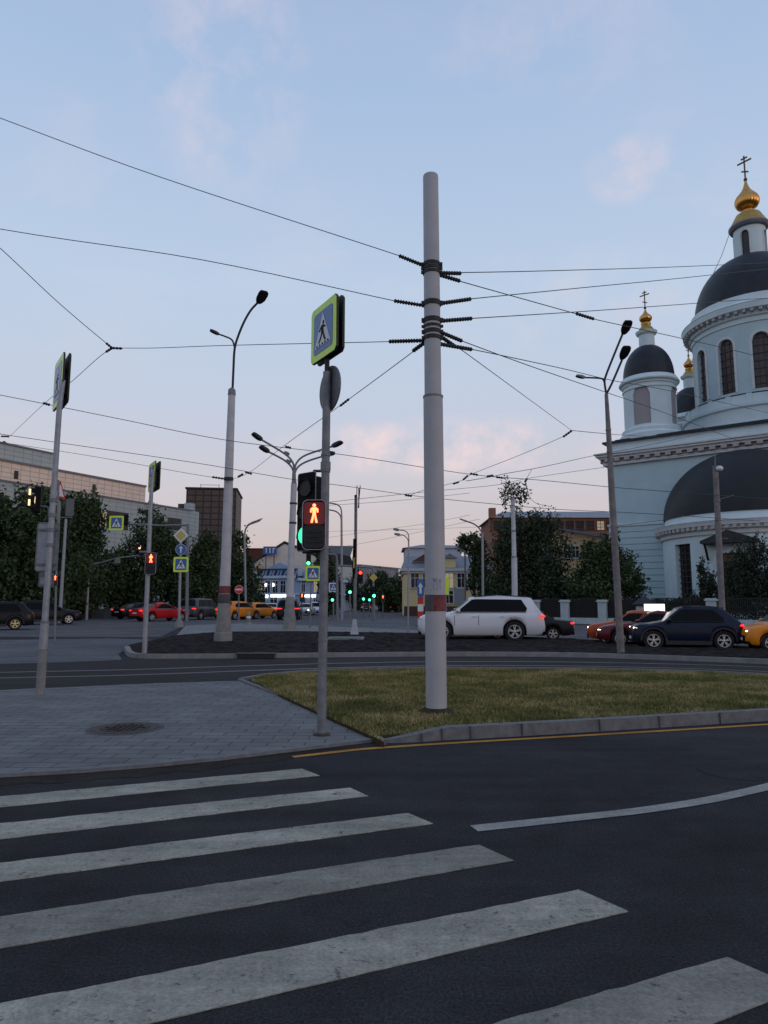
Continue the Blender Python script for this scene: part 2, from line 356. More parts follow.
# thin pink cloud wisps
mp = N(nt, 'ShaderNodeMapping'); mp.inputs['Scale'].default_value = (3.0, 3.0, 7.5); mp.inputs['Location'].default_value = (1.3, .4, .9); L.new(tc.outputs['Generated'], mp.inputs['Vector'])
n1 = N(nt, 'ShaderNodeTexNoise'); n1.inputs['Scale'].default_value = 1.1; n1.inputs['Detail'].default_value = 8; n1.inputs['Roughness'].default_value = .55; n1.inputs['Distortion'].default_value = .4
L.new(mp.outputs[0], n1.inputs['Vector'])
cr = N(nt, 'ShaderNodeMapRange', interpolation_type='SMOOTHSTEP'); cr.inputs['From Min'].default_value = .50; cr.inputs['From Max'].default_value = .80; cr.inputs['To Max'].default_value = .55
L.new(n1.outputs['Fac'], cr.inputs['Value'])
def blob(x, y, sx_, sy_, amt):            # a drifting cloud bank round one direction of the sky
    d = Vector(ray(x, y)).normalized(); r = Vector((d.y, -d.x, 0)).normalized(); u = r.cross(d)
    out = None
    for v, s_ in ((r, sx_), (u, sy_)):
        dp = N(nt, 'ShaderNodeVectorMath', operation='DOT_PRODUCT'); L.new(tc.outputs['Generated'], dp.inputs[0]); dp.inputs[1].default_value = v
        ml = N(nt, 'ShaderNodeMath', operation='MULTIPLY'); L.new(dp.outputs['Value'], ml.inputs[0]); ml.inputs[1].default_value = 1/s_
        sq = N(nt, 'ShaderNodeMath', operation='POWER'); ab = N(nt, 'ShaderNodeMath', operation='ABSOLUTE'); L.new(ml.outputs[0], ab.inputs[0]); L.new(ab.outputs[0], sq.inputs[0]); sq.inputs[1].default_value = 2
        if out is None: out = sq
        else:
            ad = N(nt, 'ShaderNodeMath', operation='ADD'); L.new(out.outputs[0], ad.inputs[0]); L.new(sq.outputs[0], ad.inputs[1]); out = ad
    fr = N(nt, 'ShaderNodeVectorMath', operation='DOT_PRODUCT'); L.new(tc.outputs['Generated'], fr.inputs[0]); fr.inputs[1].default_value = d
    gt = N(nt, 'ShaderNodeMath', operation='GREATER_THAN'); L.new(fr.outputs['Value'], gt.inputs[0]); gt.inputs[1].default_value = 0
    q = N(nt, 'ShaderNodeMapRange', interpolation_type='SMOOTHSTEP'); L.new(out.outputs[0], q.inputs['Value']); q.inputs['From Min'].default_value = 1; q.inputs['From Max'].default_value = 0; q.inputs['To Max'].default_value = amt
    m_ = N(nt, 'ShaderNodeMath', operation='MULTIPLY'); L.new(q.outputs['Result'], m_.inputs[0]); L.new(gt.outputs[0], m_.inputs[1])
    return m_
n3 = N(nt, 'ShaderNodeTexNoise'); n3.inputs['Scale'].default_value = 14; n3.inputs['Detail'].default_value = 7; n3.inputs['Roughness'].default_value = .6; L.new(tc.outputs['Generated'], n3.inputs['Vector'])
n3r = N(nt, 'ShaderNodeMapRange'); n3r.inputs['From Min'].default_value = .42; n3r.inputs['From Max'].default_value = .72; L.new(n3.outputs['Fac'], n3r.inputs['Value'])
bank = None
for a in ((440, 447, .27, .05, 1.1), (638, 168, .075, .05, .55), (225, 70, .13, .18, .35), (560, 300, .25, .08, .25), (560, 30, .2, .08, .2)):
    b_ = blob(*a)
    if bank is None: bank = b_
    else:
        ad = N(nt, 'ShaderNodeMath', operation='MAXIMUM'); L.new(bank.outputs[0], ad.inputs[0]); L.new(b_.outputs[0], ad.inputs[1]); bank = ad
bk = N(nt, 'ShaderNodeMath', operation='MULTIPLY'); L.new(bank.outputs[0], bk.inputs[0]); L.new(n3r.outputs['Result'], bk.inputs[1])
fac = N(nt, 'ShaderNodeMath', operation='MAXIMUM', use_clamp=True); L.new(bk.outputs[0], fac.inputs[0])
hz = N(nt, 'ShaderNodeMath', operation='MULTIPLY'); L.new(cr.outputs['Result'], hz.inputs[0]); hz.inputs[1].default_value = .35; L.new(hz.outputs[0], fac.inputs[1])
m2 = N(nt, 'ShaderNodeMix', data_type='RGBA'); L.new(fac.outputs[0], m2.inputs['Factor']); L.new(mx.outputs['Result'], m2.inputs['A']); m2.inputs['B'].default_value = (9.2, 7.2, 7.2, 1)
L.new(m2.outputs['Result'], bg.inputs['Color']); bg.inputs['Strength'].default_value = .1
sl = bpy.data.lights.new('sun', 'SUN'); sl.energy = .38; sl.angle = math.radians(20); sl.color = (1, .72, .55)
so = bpy.data.objects.new('sun', sl); COL.objects.link(so)
d = Vector((math.sin(SUN_AZ)*math.cos(SUN_EL+.06), math.cos(SUN_AZ)*math.cos(SUN_EL+.06), math.sin(SUN_EL+.06)))
so.rotation_euler = d.to_track_quat('Z', 'Y').to_euler(); so.location = (10, -20, 30)
S.view_settings.view_transform = 'Standard'; S.view_settings.look = 'None'; S.view_settings.exposure = 0; S.view_settings.gamma = 1
S.render.engine = 'CYCLES'; S.cycles.max_bounces = 5; S.cycles.use_denoising = True

# ------------------------------------------------------------------ ground
def g(pts, z=0.0): return [G(x, y, z) for x, y in pts]
MB().add([(-2500, -200, -.03), (2500, -200, -.03), (2500, 4500, -.03), (-2500, 4500, -.03)], [(0, 1, 2, 3)]).build('ground', 'earth')['kind'] = 'structure'
MB().add([(-70, -12, 0), (75, -12, 0), (75, 130, 0), (-70, 130, 0)], [(0, 1, 2, 3)]).build('road', 'asphalt')['kind'] = 'structure'
# paler old asphalt of the side street and the far carriageway
far = sheet('side_street', [(-60, 24, 0)]+g([(-60, 665), (0, 664), (60, 662.5), (122, 660), (118, 654), (135, 645), (160, 640), (110, 638.5), (0, 640)])+[(-60, 30, 0)], 'pale', .004)
far = sheet('carriageway', g([(-200, 637), (0, 637), (160, 637), (180, 627.5), (240, 625), (330, 629), (420, 634), (560, 641), (640, 645.5), (768, 650), (960, 660)])+[(70, 45, 0), (70, 128, 0), (-65, 128, 0)], 'mid', .004)
sheet('far_crossing', g([(318, 631), (333, 620), (405, 619.5), (420, 633.5)]), 'pale', .008)
# paved island
PB = [(-260, 812), (-120, 792), (0, 778), (80, 773.5), (150, 768), (220, 761), (290, 752.5), (340, 746.5), (378, 742)]
PBI = [Vector((p.x, p.y+.09, .03)) for p in g(PB)]
sheet('pavement', PBI+g([(330, 718), (290, 700), (247, 680.5), (160, 683), (0, 690), (-260, 702)], .03), 'paver', .03, .05)
ribbon(g(PB), .11, -.02, .036, 1).build('pavement_kerb', 'kerb')['kind'] = 'structure'
ribbon(g([(237, 680.3), (290, 700.8), (330, 718.8), (379, 742.6)], .03), .09, 0, .062, 1).build('lawn_edging', 'kerb')['kind'] = 'structure'
ribbon(g([(-260, 703), (0, 691), (160, 684), (240, 681)], .03), .14, -.02, .036, -1).build('tram_kerb', 'kerb')['kind'] = 'structure'
gd = smoothpath(g(PB), 4); vs = []
for i, p in enumerate(gd): vs += [(p.x+.02, p.y-.33-.05*math.sin(i*1.7)-.03*math.sin(i*4.1), .0025), (p.x, p.y+.02, .0025)]
MB().add(vs, [(2*i, 2*i+2, 2*i+3, 2*i+1) for i in range(len(gd)-1)]).build('gutter', 'dirt')['kind'] = 'structure'
# lawn with a granite kerb
KB = smoothpath(g([(376, 743.5), (398, 743), (422, 742), (451, 740), (500, 737.5), (600, 731.5), (680, 726.5), (768, 721), (900, 713.5), (1100, 703)]), 4)
def kz(p):
    px = 384+p.x/p.y*FPX
    return .03+.115*min(1, max(0, (px-385)/62))
KZ = [kz(p) for p in KB]
ribbon(KB, .15, -.02, KZ, 1).build('lawn_kerb', 'kerb')['kind'] = 'structure'
jt = MB()
for i in range(8, len(KB)-1, 3):
    p, q = KB[i], KB[i+1]; dd = (q-p).normalized(); nn = Vector((-dd.y, dd.x, 0))
    c = p+nn*.07; jt.box((c.x, c.y, KZ[i]/2), (.005, .168, KZ[i]+.003), math.atan2(dd.y, dd.x))
jt.build('lawn_kerb_joints', 'mid')['kind'] = 'structure'
LZ = .075
lawnpx = [(384, 741), (330, 717), (290, 699), (250, 680), (262, 675.5), (300, 672), (350, 669.5), (440, 668.5), (600, 669.5), (700, 672), (768, 675), (900, 682), (1100, 694)]
LAWN = [(p.x, p.y) for p in g(lawnpx, LZ)]
inner = []
for i, p in enumerate(KB[::-1]):
    j = len(KB)-1-i; dd = (KB[min(j+1, len(KB)-1)]-KB[max(j-1, 0)]).normalized(); nn = Vector((-dd.y, dd.x, 0)); q = p+nn*.14; inner.append((q.x, q.y))
LAWN = LAWN+inner
sheet('lawn', [(a, b, LZ) for a, b in LAWN], 'soil', LZ-.01, .12)
ribbon(g([(238, 681), (262, 676.5), (300, 673), (350, 670.5), (440, 669.2), (600, 670.2), (700, 672.7), (768, 676), (900, 683), (1100, 695)]), .08, -.02, .06, -1).build('lawn_back_kerb', 'kerb_far')['kind'] = 'structure'
# grass blades
def inside(x, y, poly):
    c = np.zeros(len(x), bool); n = len(poly)
    for i in range(n):
        (x1, y1), (x2, y2) = poly[i], poly[(i+1) % n]
        k = ((y1 > y) != (y2 > y)) & (x < (x2-x1)*(y-y1)/(y2-y1+1e-12)+x1); c ^= k
    return c
def blades(name, poly, n, h, w, mname, z):
    xs = [p[0] for p in poly]; ys = [p[1] for p in poly]
    x = rng.uniform(min(xs), max(xs), n); y = rng.uniform(min(ys), max(ys), n); k = inside(x, y, poly); x, y = x[k], y[k]; n = len(x)
    clump = np.sin(x*2.1+np.sin(y*1.7)*2)*np.sin(y*2.6+np.sin(x*1.3)*2)
    hh = h*(.45+.75*rng.random(n))*(1+.35*clump); a = rng.uniform(0, 2*PI, n); dx, dy = np.cos(a)*w, np.sin(a)*w
    lx, ly = rng.normal(0, .55, n)*hh, rng.normal(0, .55, n)*hh
    V = np.empty((n, 3, 3)); V[:, 0] = np.stack([x-dx, y-dy, np.full(n, z)], 1); V[:, 1] = np.stack([x+dx, y+dy, np.full(n, z)], 1); V[:, 2] = np.stack([x+lx, y+ly, z+hh], 1)
    me = bpy.data.meshes.new(name); me.vertices.add(3*n); me.vertices.foreach_set('co', V.ravel()); me.loops.add(3*n); me.loops.foreach_set('vertex_index', np.arange(3*n, dtype=np.int32))
    me.polygons.add(n); me.polygons.foreach_set('loop_start', np.arange(0, 3*n, 3, dtype=np.int32)); me.update(calc_edges=True); me.validate()
    me.materials.append(M[mname]); o = bpy.data.objects.new(name, me); COL.objects.link(o); return o
m, nt2, b2 = nodes('grass'); L2 = nt2.links; b2.inputs['Roughness'].default_value = .8; b2.inputs['Specular IOR Level'].default_value = .15
tc2 = N(nt2, 'ShaderNodeTexCoord'); g2 = N(nt2, 'ShaderNodeNewGeometry')
na = N(nt2, 'ShaderNodeTexNoise'); na.inputs['Scale'].default_value = .8; na.inputs['Detail'].default_value = 7; na.inputs['Roughness'].default_value = .7; L2.new(tc2.outputs['Object'], na.inputs['Vector'])
ad = N(nt2, 'ShaderNodeMath', operation='MULTIPLY_ADD'); L2.new(g2.outputs['Random Per Island'], ad.inputs[0]); ad.inputs[1].default_value = .38; L2.new(rangen(nt2, na.outputs['Fac'], .28, .72, .18, .82), ad.inputs[2])
r2 = N(nt2, 'ShaderNodeValToRGB'); e2 = r2.color_ramp.elements; e2[0].position = .50; e2[0].color = (.085, .096, .026, 1); e2[1].position = .98; e2[1].color = (.48, .37, .19, 1)
r2.color_ramp.elements.new(.68).color = (.18, .17, .055, 1); r2.color_ramp.elements.new(.83).color = (.33, .265, .115, 1)
L2.new(ad.outputs[0], r2.inputs['Fac']); L2.new(r2.outputs['Color'], b2.inputs['Base Color']); M['grass'] = m
near = [p for p in LAWN if p[0] < 16]
tag(blades('grass', LAWN, 300000, .045, .006, 'grass', LZ-.01), 'short dry patchy grass covering the kerbed traffic island', 'grass', kind='stuff')
# zebra crossing
ZB = [((0, 797), (302, 769), (0, 807.5), (320, 776), 0), ((0, 824), (350, 788), (0, 839.5), (368, 796.5), 0), ((0, 863.5), (408, 813.5), (0, 882), (433, 824), 0), ((0, 917), (479, 845), (0, 949), (514, 861), 1), ((0, 1005), (579, 890.5), (150, 1024), (628, 912), 0), ((497, 1024), (727, 957.5), (714, 1024), (800, 989), 1)]
for a, b, c, d_, k in ZB:
    A, B, C, D = G(*a), G(*b), G(*c), G(*d_)
    A = B+(A-B).normalized()*5.2; C = D+(C-D).normalized()*5.2
    n = 60; vs = []
    for i in range(n+1):
        t = i/n; u, v = B.lerp(A, t), D.lerp(C, t); j = random.uniform(-.007, .007)
        vs += [(u.x, u.y+j, .005), (v.x, v.y+random.uniform(-.007, .007), .005), (v.x, v.y, -.001), (u.x, u.y, -.001)]
    MB().add(vs, [(4*i+1, 4*i, 4*i+4, 4*i+5) for i in range(n)]+[(4*i+1, 4*i+5, 4*i+6, 4*i+2) for i in range(n)]+[(4*i, 4*i+3, 4*i+7, 4*i+4) for i in range(n)]+[(0, 1, 2, 3)]).build('road_marking', 'paint2' if k else 'paint')['kind'] = 'structure'
def band(pts, w, m):
    pts = smoothpath(pts, 5); vs = []; n = len(pts)
    for i, p in enumerate(pts):
        dd = (pts[min(i+1, n-1)]-pts[max(i-1, 0)]).normalized(); q = Vector((-dd.y, dd.x, 0))*w/2
        vs += [(p.x-q.x, p.y-q.y, .005), (p.x+q.x, p.y+q.y, .005)]
    o = MB().add(vs, [(2*i, 2*i+2, 2*i+3, 2*i+1) for i in range(n-1)]).build('road_marking', m); o['kind'] = 'structure'; return o
band(g([(474, 829), (550, 821), (640, 811), (705, 801), (740, 793.5), (768, 787), (860, 764), (1000, 738)]), .14, 'line')
band(g([(293, 757.3), (330, 753), (365, 749.3), (430, 744.7), (500, 740.6), (600, 734.8), (690, 729.5), (768, 724.6), (900, 716.8), (1100, 706)]), .09, 'yellow')
# tram tracks
for k, pts in enumerate(([(-200, 685), (0, 678.5), (130, 675.5), (250, 671), (350, 667.8), (440, 666), (560, 666.2), (680, 668.6), (768, 672), (900, 679)], [(-200, 678), (0, 672.8), (130, 670), (250, 666), (350, 663.4), (440, 662), (560, 662.2), (680, 664.5), (768, 667.5), (900, 674)])):
    p = smoothpath(g(pts), 4)
    ribbon(p, .06, -.02, .008, 1).build('tram_rail', 'rail')['kind'] = 'structure'
    ribbon([q+Vector((0, .12, 0)) for q in p], .05, -.02, .006, 1).build('tram_rail', 'dark')['kind'] = 'structure'
sheet('tram_lane', g([(-300, 702), (0, 692), (160, 685), (236, 682), (262, 678), (300, 674), (350, 671.5), (440, 670), (600, 671), (700, 673.5), (768, 677), (950, 687), (950, 673), (768, 664.5), (700, 661.7), (600, 658), (520, 656.8), (420, 656.8), (330, 657.6), (240, 658.6), (130, 659), (0, 664), (-300, 676)]), 'tram', .0025)
# mulch bed beyond the tracks, with kerb
BN = smoothpath(g([(124, 650), (127, 656), (140, 658.4), (170, 658.8), (240, 658.4), (330, 657.4), (420, 656.6), (520, 656.6), (600, 658), (700, 661.6), (768, 664.4), (900, 671), (1100, 681)]), 4)
BF = g([(1100, 667), (900, 655.5), (768, 649.5), (640, 645), (560, 640.5), (420, 635), (300, 633), (222, 633.5), (180, 637), (145, 644), (128, 648)])
ribbon(BN, .18, -.02, .13, 1).build('bed_kerb', 'kerb_far')['kind'] = 'structure'
def inset(pts, w):
    out = []
    for i, p in enumerate(pts):
        dd = (pts[min(i+1, len(pts)-1)]-pts[max(i-1, 0)]).normalized(); out.append(p+Vector((-dd.y, dd.x, 0))*w)
    return out
sheet('planting_bed', [(p.x, p.y, .1) for p in inset(BN, .16)[1:]]+[(p.x, p.y, .1) for p in BF], 'mulch', .105, .12)
sheet('footpath', g([(176, 637.5), (222, 633.2), (300, 632.8), (420, 634.8), (520, 638.5), (520, 636.5), (420, 632), (330, 627.5), (240, 624.5), (186, 626.5)]), 'path', .085, .1)
# rough ground lumps give the bed a broken outline
mb = MB()
for i in range(2600):
    x = random.uniform(135, 900); y = random.uniform(634, 662); q = G(x, y)
    if not inside(np.array([q.x]), np.array([q.y]), [(p.x, p.y) for p in BN]+[(p.x, p.y) for p in BF])[0]: continue
    if min((Vector((q.x, q.y, 0))-p).length for p in BN) < .5: continue
    r = random.uniform(.03, .10); mb.ball((q.x, q.y, .095), (r*1.6, r*1.4, r*.5), 6, 4)
tag(mb.build('soil_clods', 'mulch', smooth=60), 'dark clods of loose soil lying on the planting bed', 'soil', kind='stuff')
FU, FN = Vector((.8, -.6, 0)), Vector((.6, .8, 0)); F0 = Vector((13.9, 54, 0))
fc = [F0-FU*8+FN*-.4, F0+FU*70+FN*-.4, F0+FU*70+FN*60, F0-FU*8+FN*60]
sheet('churchyard', [(p.x, p.y, .05) for p in fc], 'earth', .05, .08)
# ------------------------------------------------------------------ church
CO = Vector((22.6, 70, 0))
church = thing('church', 'pale blue church with dark domes and gilded onion cupolas behind the roadside fence', 'church', CO, math.atan2(-.6, .8))
def loc2(u, n): return (CO.x+.8*u+.6*n, CO.y-.6*u+.8*n)
def cz(y, u, n): return zat(y, loc2(u, n)[1])
WD = 25.2; HW = WD/2
ZC = cz(463, 0, 0)          # cornice underside at the near-left corner
def ring_wall(mb, R, z0, z1, ops, c, n=72, a0=-PI, a1=PI, depth=.35, cap=True):
    # ops: (angle, half width in metres, zb, zt, arched); angle measured from local -y, towards +x
    edges = set(round(a0+(a1-a0)*i/n, 6) for i in range(n+1))
    for (a, hw, zb, zt, ar) in ops:
        h = hw/R; edges = {e for e in edges if not (a-h-.004 < e < a+h+.004)}
        for i in range(9): edges.add(round(a-h+2*h*i/8, 6))
    E_ = sorted(edges)
    def pt(a, r, z): return (c[0]+r*math.sin(a), c[1]-r*math.cos(a), z)
    for i in range(len(E_)-1):
        a, b = E_[i], E_[i+1]; m_ = (a+b)/2; hit = None
        for o in ops:
            if abs(m_-o[0]) < o[1]/R: hit = o
        if not hit: mb.add([pt(a, R, z0), pt(b, R, z0), pt(b, R, z1), pt(a, R, z1)], [(0, 1, 2, 3)])
        else:
            o = hit
            def top(t):
                if not o[4]: return o[3]
                q = max(-1, min(1, (t-o[0])*R/o[1])); return o[3]-o[1]+o[1]*math.sqrt(max(0, 1-q*q))
            ta, tb = top(a), top(b); r = R-depth
            mb.add([pt(a, R, z0), pt(b, R, z0), pt(b, R, o[2]), pt(a, R, o[2])], [(0, 1, 2, 3)])
            mb.add([pt(a, R, ta), pt(b, R, tb), pt(b, R, z1), pt(a, R, z1)], [(0, 1, 2, 3)])
            mb.add([pt(a, R, o[2]), pt(b, R, o[2]), pt(b, r, o[2]), pt(a, r, o[2])], [(0, 1, 2, 3)])
            mb.add([pt(a, R, ta), pt(b, R, tb), pt(b, r, tb), pt(a, r, ta)], [(3, 2, 1, 0)])
            if abs(a-(o[0]-o[1]/R)) < 1e-4: mb.add([pt(a, R, o[2]), pt(a, r, o[2]), pt(a, r, ta), pt(a, R, ta)], [(0, 1, 2, 3)])
            if abs(b-(o[0]+o[1]/R)) < 1e-4: mb.add([pt(b, R, o[2]), pt(b, r, o[2]), pt(b, r, tb), pt(b, R, tb)], [(3, 2, 1, 0)])
    return mb
def cyl_panel(a, hw, zb, zt, ar, R, c, grow=0.0):       # curved pane filling such an opening
    hw += grow; zb -= grow; zt += grow; mb = MB(); n = 10
    def pt(t, z): return (c[0]+R*math.sin(t), c[1]-R*math.cos(t), z)
    for i in range(n):
        t0, t1 = [a-hw/R+2*hw/R*(i+k)/n for k in (0, 1)]
        def top(t):
            if not ar: return zt
            q = max(-1, min(1, (t-a)*R/hw)); return zt-hw+hw*math.sqrt(max(0, 1-q*q))
        mb.add([pt(t0, zb), pt(t1, zb), pt(t1, top(t1)), pt(t0, top(t0))], [(0, 1, 2, 3)])
    return mb
def arch_trim(a, hw, zb, zt, ar, R, c, w=.22, proud=.07):
    mb = MB(); pts = []
    zs = zt-hw if ar else zt
    pts.append((-hw-w/2, zb)); pts.append((-hw-w/2, zs))
    if ar:
        for i in range(1, 12): t = PI-PI*i/12; pts.append(((hw+w/2)*math.cos(t), zs+(hw+w/2)*math.sin(t)))
    else: pts += [(-hw-w/2, zt+w/2), (hw+w/2, zt+w/2)]
    pts += [(hw+w/2, zs), (hw+w/2, zb)]
    if not ar: pts = [pts[0], pts[2], pts[3], pts[5]]
    def pt(x, z, r): t = a+x/R; return (c[0]+r*math.sin(t), c[1]-r*math.cos(t), z)
    n = len(pts); vs = []
    for i, p in enumerate(pts):
        q0, q1 = pts[max(i-1, 0)], pts[min(i+1, n-1)]; dx, dz = q1[0]-q0[0], q1[1]-q0[1]; l = math.hypot(dx, dz); nx, nz = -dz/l*w/2, dx/l*w/2
        vs += [pt(p[0]+nx, p[1]+nz, R-.01), pt(p[0]+nx, p[1]+nz, R+proud), pt(p[0]-nx, p[1]-nz, R+proud), pt(p[0]-nx, p[1]-nz, R-.01)]
    fs = [(4*i+j, 4*i+4+j, 4*i+4+(j+1) % 4, 4*i+(j+1) % 4) for i in range(n-1) for j in range(4)]
    return mb.add(vs, fs+[(0, 1, 2, 3), (4*n-1, 4*n-2, 4*n-3, 4*n-4)])
def bars(a, hw, zb, zt, R, c, nv=3, nh=8, t=.05):
    mb = MB()
    for i in range(nv):
        q = a+(-hw+2*hw*(i+1)/(nv+1))/R
        mb.box((c[0]+R*math.sin(q), c[1]-R*math.cos(q), (zb+zt)/2-.1), (t, t, zt-zb-.35), q)
    for i in range(nh):
        z = zb+(zt-zb)*(i+.7)/(nh+.3)
        w = 2*hw if z < zt-hw else 2*math.sqrt(max(.01, hw*hw-(z-zt+hw)**2))
        mb.box((c[0]+R*math.sin(a), c[1]-R*math.cos(a), z), (w, t, t), a)
    return mb
# main block: courses below, smooth wall above
ZR = cz(527, 0, 0)
w = MB(); w.box((HW, HW, ZC/2), (WD-.16, WD-.16, ZC))
nc = 15
for i in range(nc):
    z0 = ZR*i/nc; h = ZR/nc-.09; w.box((HW, HW, z0+h/2+.02), (WD, WD, h))
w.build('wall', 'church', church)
cn = MB()
def square_ring(mb, out, z0, z1):
    mb.box((HW, HW, (z0+z1)/2), (WD+2*out, WD+2*out, z1-z0))
square_ring(cn, .10, ZR-.02, ZR+.22)
square_ring(cn, .25, ZC-.35, ZC-.05); square_ring(cn, .55, ZC+.28, ZC+.5); square_ring(cn, .8, ZC+.5, ZC+.72); square_ring(cn, .95, ZC+.72, ZC+.86)
dn = cn; dn.m = 1; k = 26
for i in range(k):
    t = -.2+(WD+.4)*(i+.5)/k
    for s_ in (-1, 1):
        dn.box((t, HW+s_*(HW+.3), ZC+.13), (.5, .6, .28)); dn.box((HW+s_*(HW+.3), t, ZC+.13), (.6, .5, .28))
dn.box((HW, HW, ZC+.12), (WD+.3, WD+.3, .24))
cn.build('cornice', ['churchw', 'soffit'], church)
AT = MB(); za = ZC+.86; zb_ = cz(444.5, 0, 0)
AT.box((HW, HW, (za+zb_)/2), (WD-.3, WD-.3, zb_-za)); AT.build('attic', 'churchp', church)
rf = MB(); rf.box((HW, HW, zb_+.10), (WD+.5, WD+.5, .2)); rf.box((HW, HW, zb_+.35), (WD-1.5, WD-1.5, .3)); rf.build('roof', 'dome', church)
# apse
AC = (HW, 0.0); AR = 7.2; ay = loc2(HW, 0)[1]
zA = zat(534.5, ay-1.5)      # wall top under the apse cornice (left silhouette)
wz0, wz1 = cz(598, 8.0, -6.2), cz(544, 8.0, -6.2)
dz1 = cz(552, 12.8, -8.0)
aw = math.radians(-37); ops = [(aw, .95, wz0, wz1, False), (math.radians(-1.5), 1.15, .8, dz1, False), (math.radians(30), .78, wz0, wz1, False), (math.radians(68), .78, wz0, wz1, False)]
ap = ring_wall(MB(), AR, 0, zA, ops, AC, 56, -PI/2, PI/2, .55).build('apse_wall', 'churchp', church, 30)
for i, o_ in enumerate(ops):
    if i == 1:
        cyl_panel(*o_, AR-.3, AC).build('icon_panel', 'icon', church)
        a_ = o_[0]; cx_, cy_ = AC[0]+AR*math.sin(a_), -AR*math.cos(a_)
        can = MB(); ux = Vector((math.cos(a_), math.sin(a_), 0)); out = Vector((math.sin(a_), -math.cos(a_), 0))
        zc = cz(541, 12.8, -8.2); o3 = Vector((cx_, cy_, zc))+out*.35
        can.plate([(-2.1, -.1), (2.1, -.1), (2.1, .12), (0, .95), (-2.1, .12)], o3, ux, (0, 0, 1), 1.5)
        can.build('canopy', 'roofd', church)
        for sgn in (-1, 1):
            br_ = MB()
            b0 = Vector((cx_, cy_, zc-.1))+ux*sgn*1.8
            br_.tube([b0-Vector((0, 0, 1.3)), b0+out*.5-Vector((0, 0, .5)), b0+out*.95], .1, 6)
            br_.build('canopy_bracket', 'iron', church)
        arch_trim(*o_, AR, AC, .3, .1).build('door_frame', 'churchw', church)
    else:
        p_ = cyl_panel(*o_, AR-.42, AC).build('window', 'glassd', church)
        bars(o_[0], o_[1], o_[2], o_[3], AR-.38, AC, 3, 9, .06).build('window_bars', 'muntin', p_)
apc = MB(); zt_ = zat(528, ay-1.5)
apc.lathe([(AR-.02, zA-.3), (AR+.18, zA-.3), (AR+.2, zA), (AR+.35, zA+.1), (AR+.4, zA+.35), (AR+.6, zA+.4), (AR+.68, zA+.75), (AR+.72, zA+.8), (AR+.1, zA+.95), (AR-.3, zA+1.0)], (AC[0], AC[1], 0), 56, -PI, 0)
ad_ = apc; ad_.m = 1
for i in range(44):
    a = -PI/2+PI*(i+.5)/44; ad_.box((AC[0]+(AR+.42)*math.sin(a), -(AR+.42)*math.cos(a), zA+.24), (.28, .36, .26), a)
apc.build('apse_cornice', ['churchw', 'soffit'], church, 30)
zp = zA+1.0; zq = zat(517, ay-1.5)
MB().lathe([(AR-.25, zA+.9), (AR-.25, zq), (AR-.6, zq+.05)], (AC[0], AC[1], 0), 56, -PI, 0).build('apse_parapet', 'churchp', church, 30)
DR = AR-.15; DH = min(ZC-.4-zq, 7.6)
MB().lathe([(DR*math.cos(t), zq+DH*math.sin(t)) for t in [PI/2*i/14 for i in range(15)]], (AC[0], AC[1], 0), 56, -PI, 0).build('apse_dome', 'domeb', church, 40)
# drum and great dome
DC = (HW, HW); dy = loc2(*DC)[1]
def dz(y): return zat(y, dy)
R = 6.4; zb0 = zb_+.2; zr0 = dz(430); zr1 = dz(409); zt1 = dz(337); zc1 = dz(324); zd0 = dz(315)
ba = MB()
ba.lathe([(R+1.9, zb0-.2), (R+1.9, zr0-1.2), (R+1.75, zr0-1.0), (R+1.3, zr0-.9), (R+1.25, zr1-1.5), (R+1.5, zr1-1.4), (R+1.5, zr1-1.1), (R-.1, zr1-1.0)], (DC[0], DC[1], 0), 72)
ba.build('drum_base', 'churchp', church, 30)
pw_ = MB(); pw_.lathe([(R+.90, zr1-1.1), (R+.90, zr1-.12), (R+1.02, zr1-.12), (R+1.02, zr1-1.1)], (DC[0], DC[1], 0), 72)
for i in range(24): t = 2*PI*i/24; pw_.box((DC[0]+(R+.97)*math.cos(t), DC[1]+(R+.97)*math.sin(t), zr1-.55), (.22, .5, 1.0), t)
pw_.build('drum_parapet', 'churchp', church, 30)
rl = MB()
for rr in (zr1-.05, zr1-1.05):
    rl.lathe([(R+.88, rr-.05), (R+1.05, rr-.05), (R+1.05, rr+.05), (R+.88, rr+.05), (R+.88, rr-.05)], (DC[0], DC[1], 0), 72)
rl.build('drum_railing', 'iron', church)
wzb, wzt = dz(404), dz(352)
dops = [(math.radians(12-31+30*i)-(2*PI if 12-31+30*i > 180 else 0), .80, wzb, wzt, True) for i in range(12)]
ring_wall(MB(), R, zr1-1.2, zt1, dops, DC, 96, -PI-.0, PI, .45).build('drum_wall', 'church', church, 30)
for o_ in dops:
    p_ = cyl_panel(*o_, R-.36, DC).build('window', 'glassr', church)
    bars(o_[0], o_[1], o_[2], o_[3], R-.33, DC, 2, 7, .07).build('window_bars', 'muntin', p_)
    arch_trim(*o_, R, DC, .24, .07).build('window_surround', 'churchw', church)
dcn = MB()
dcn.lathe([(R-.02, zt1-.5), (R+.12, zt1-.5), (R+.14, zt1-.2), (R+.02, zt1-.15), (R+.02, zt1), (R+.3, zt1+.1), (R+.35, zc1-.9), (R+.9, zc1-.8), (R+1.0, zc1-.25), (R+1.05, zc1-.2), (R+.4, zc1+.15), (R+.1, zc1+.3), (R+.05, zd0), (R-.5, zd0+.05)], (DC[0], DC[1], 0), 96)
dd_ = dcn; dd_.m = 1
for i in range(60): a = 2*PI*i/60; dd_.box((DC[0]+(R+.6)*math.sin(a), DC[1]-(R+.6)*math.cos(a), zc1-.97), (.3, .45, .3), a)
dcn.build('drum_cornice', ['churchp', 'soffit'], church, 30)
zl0 = dz(264); LR = 1.6
RD = R-.4; dprof = []
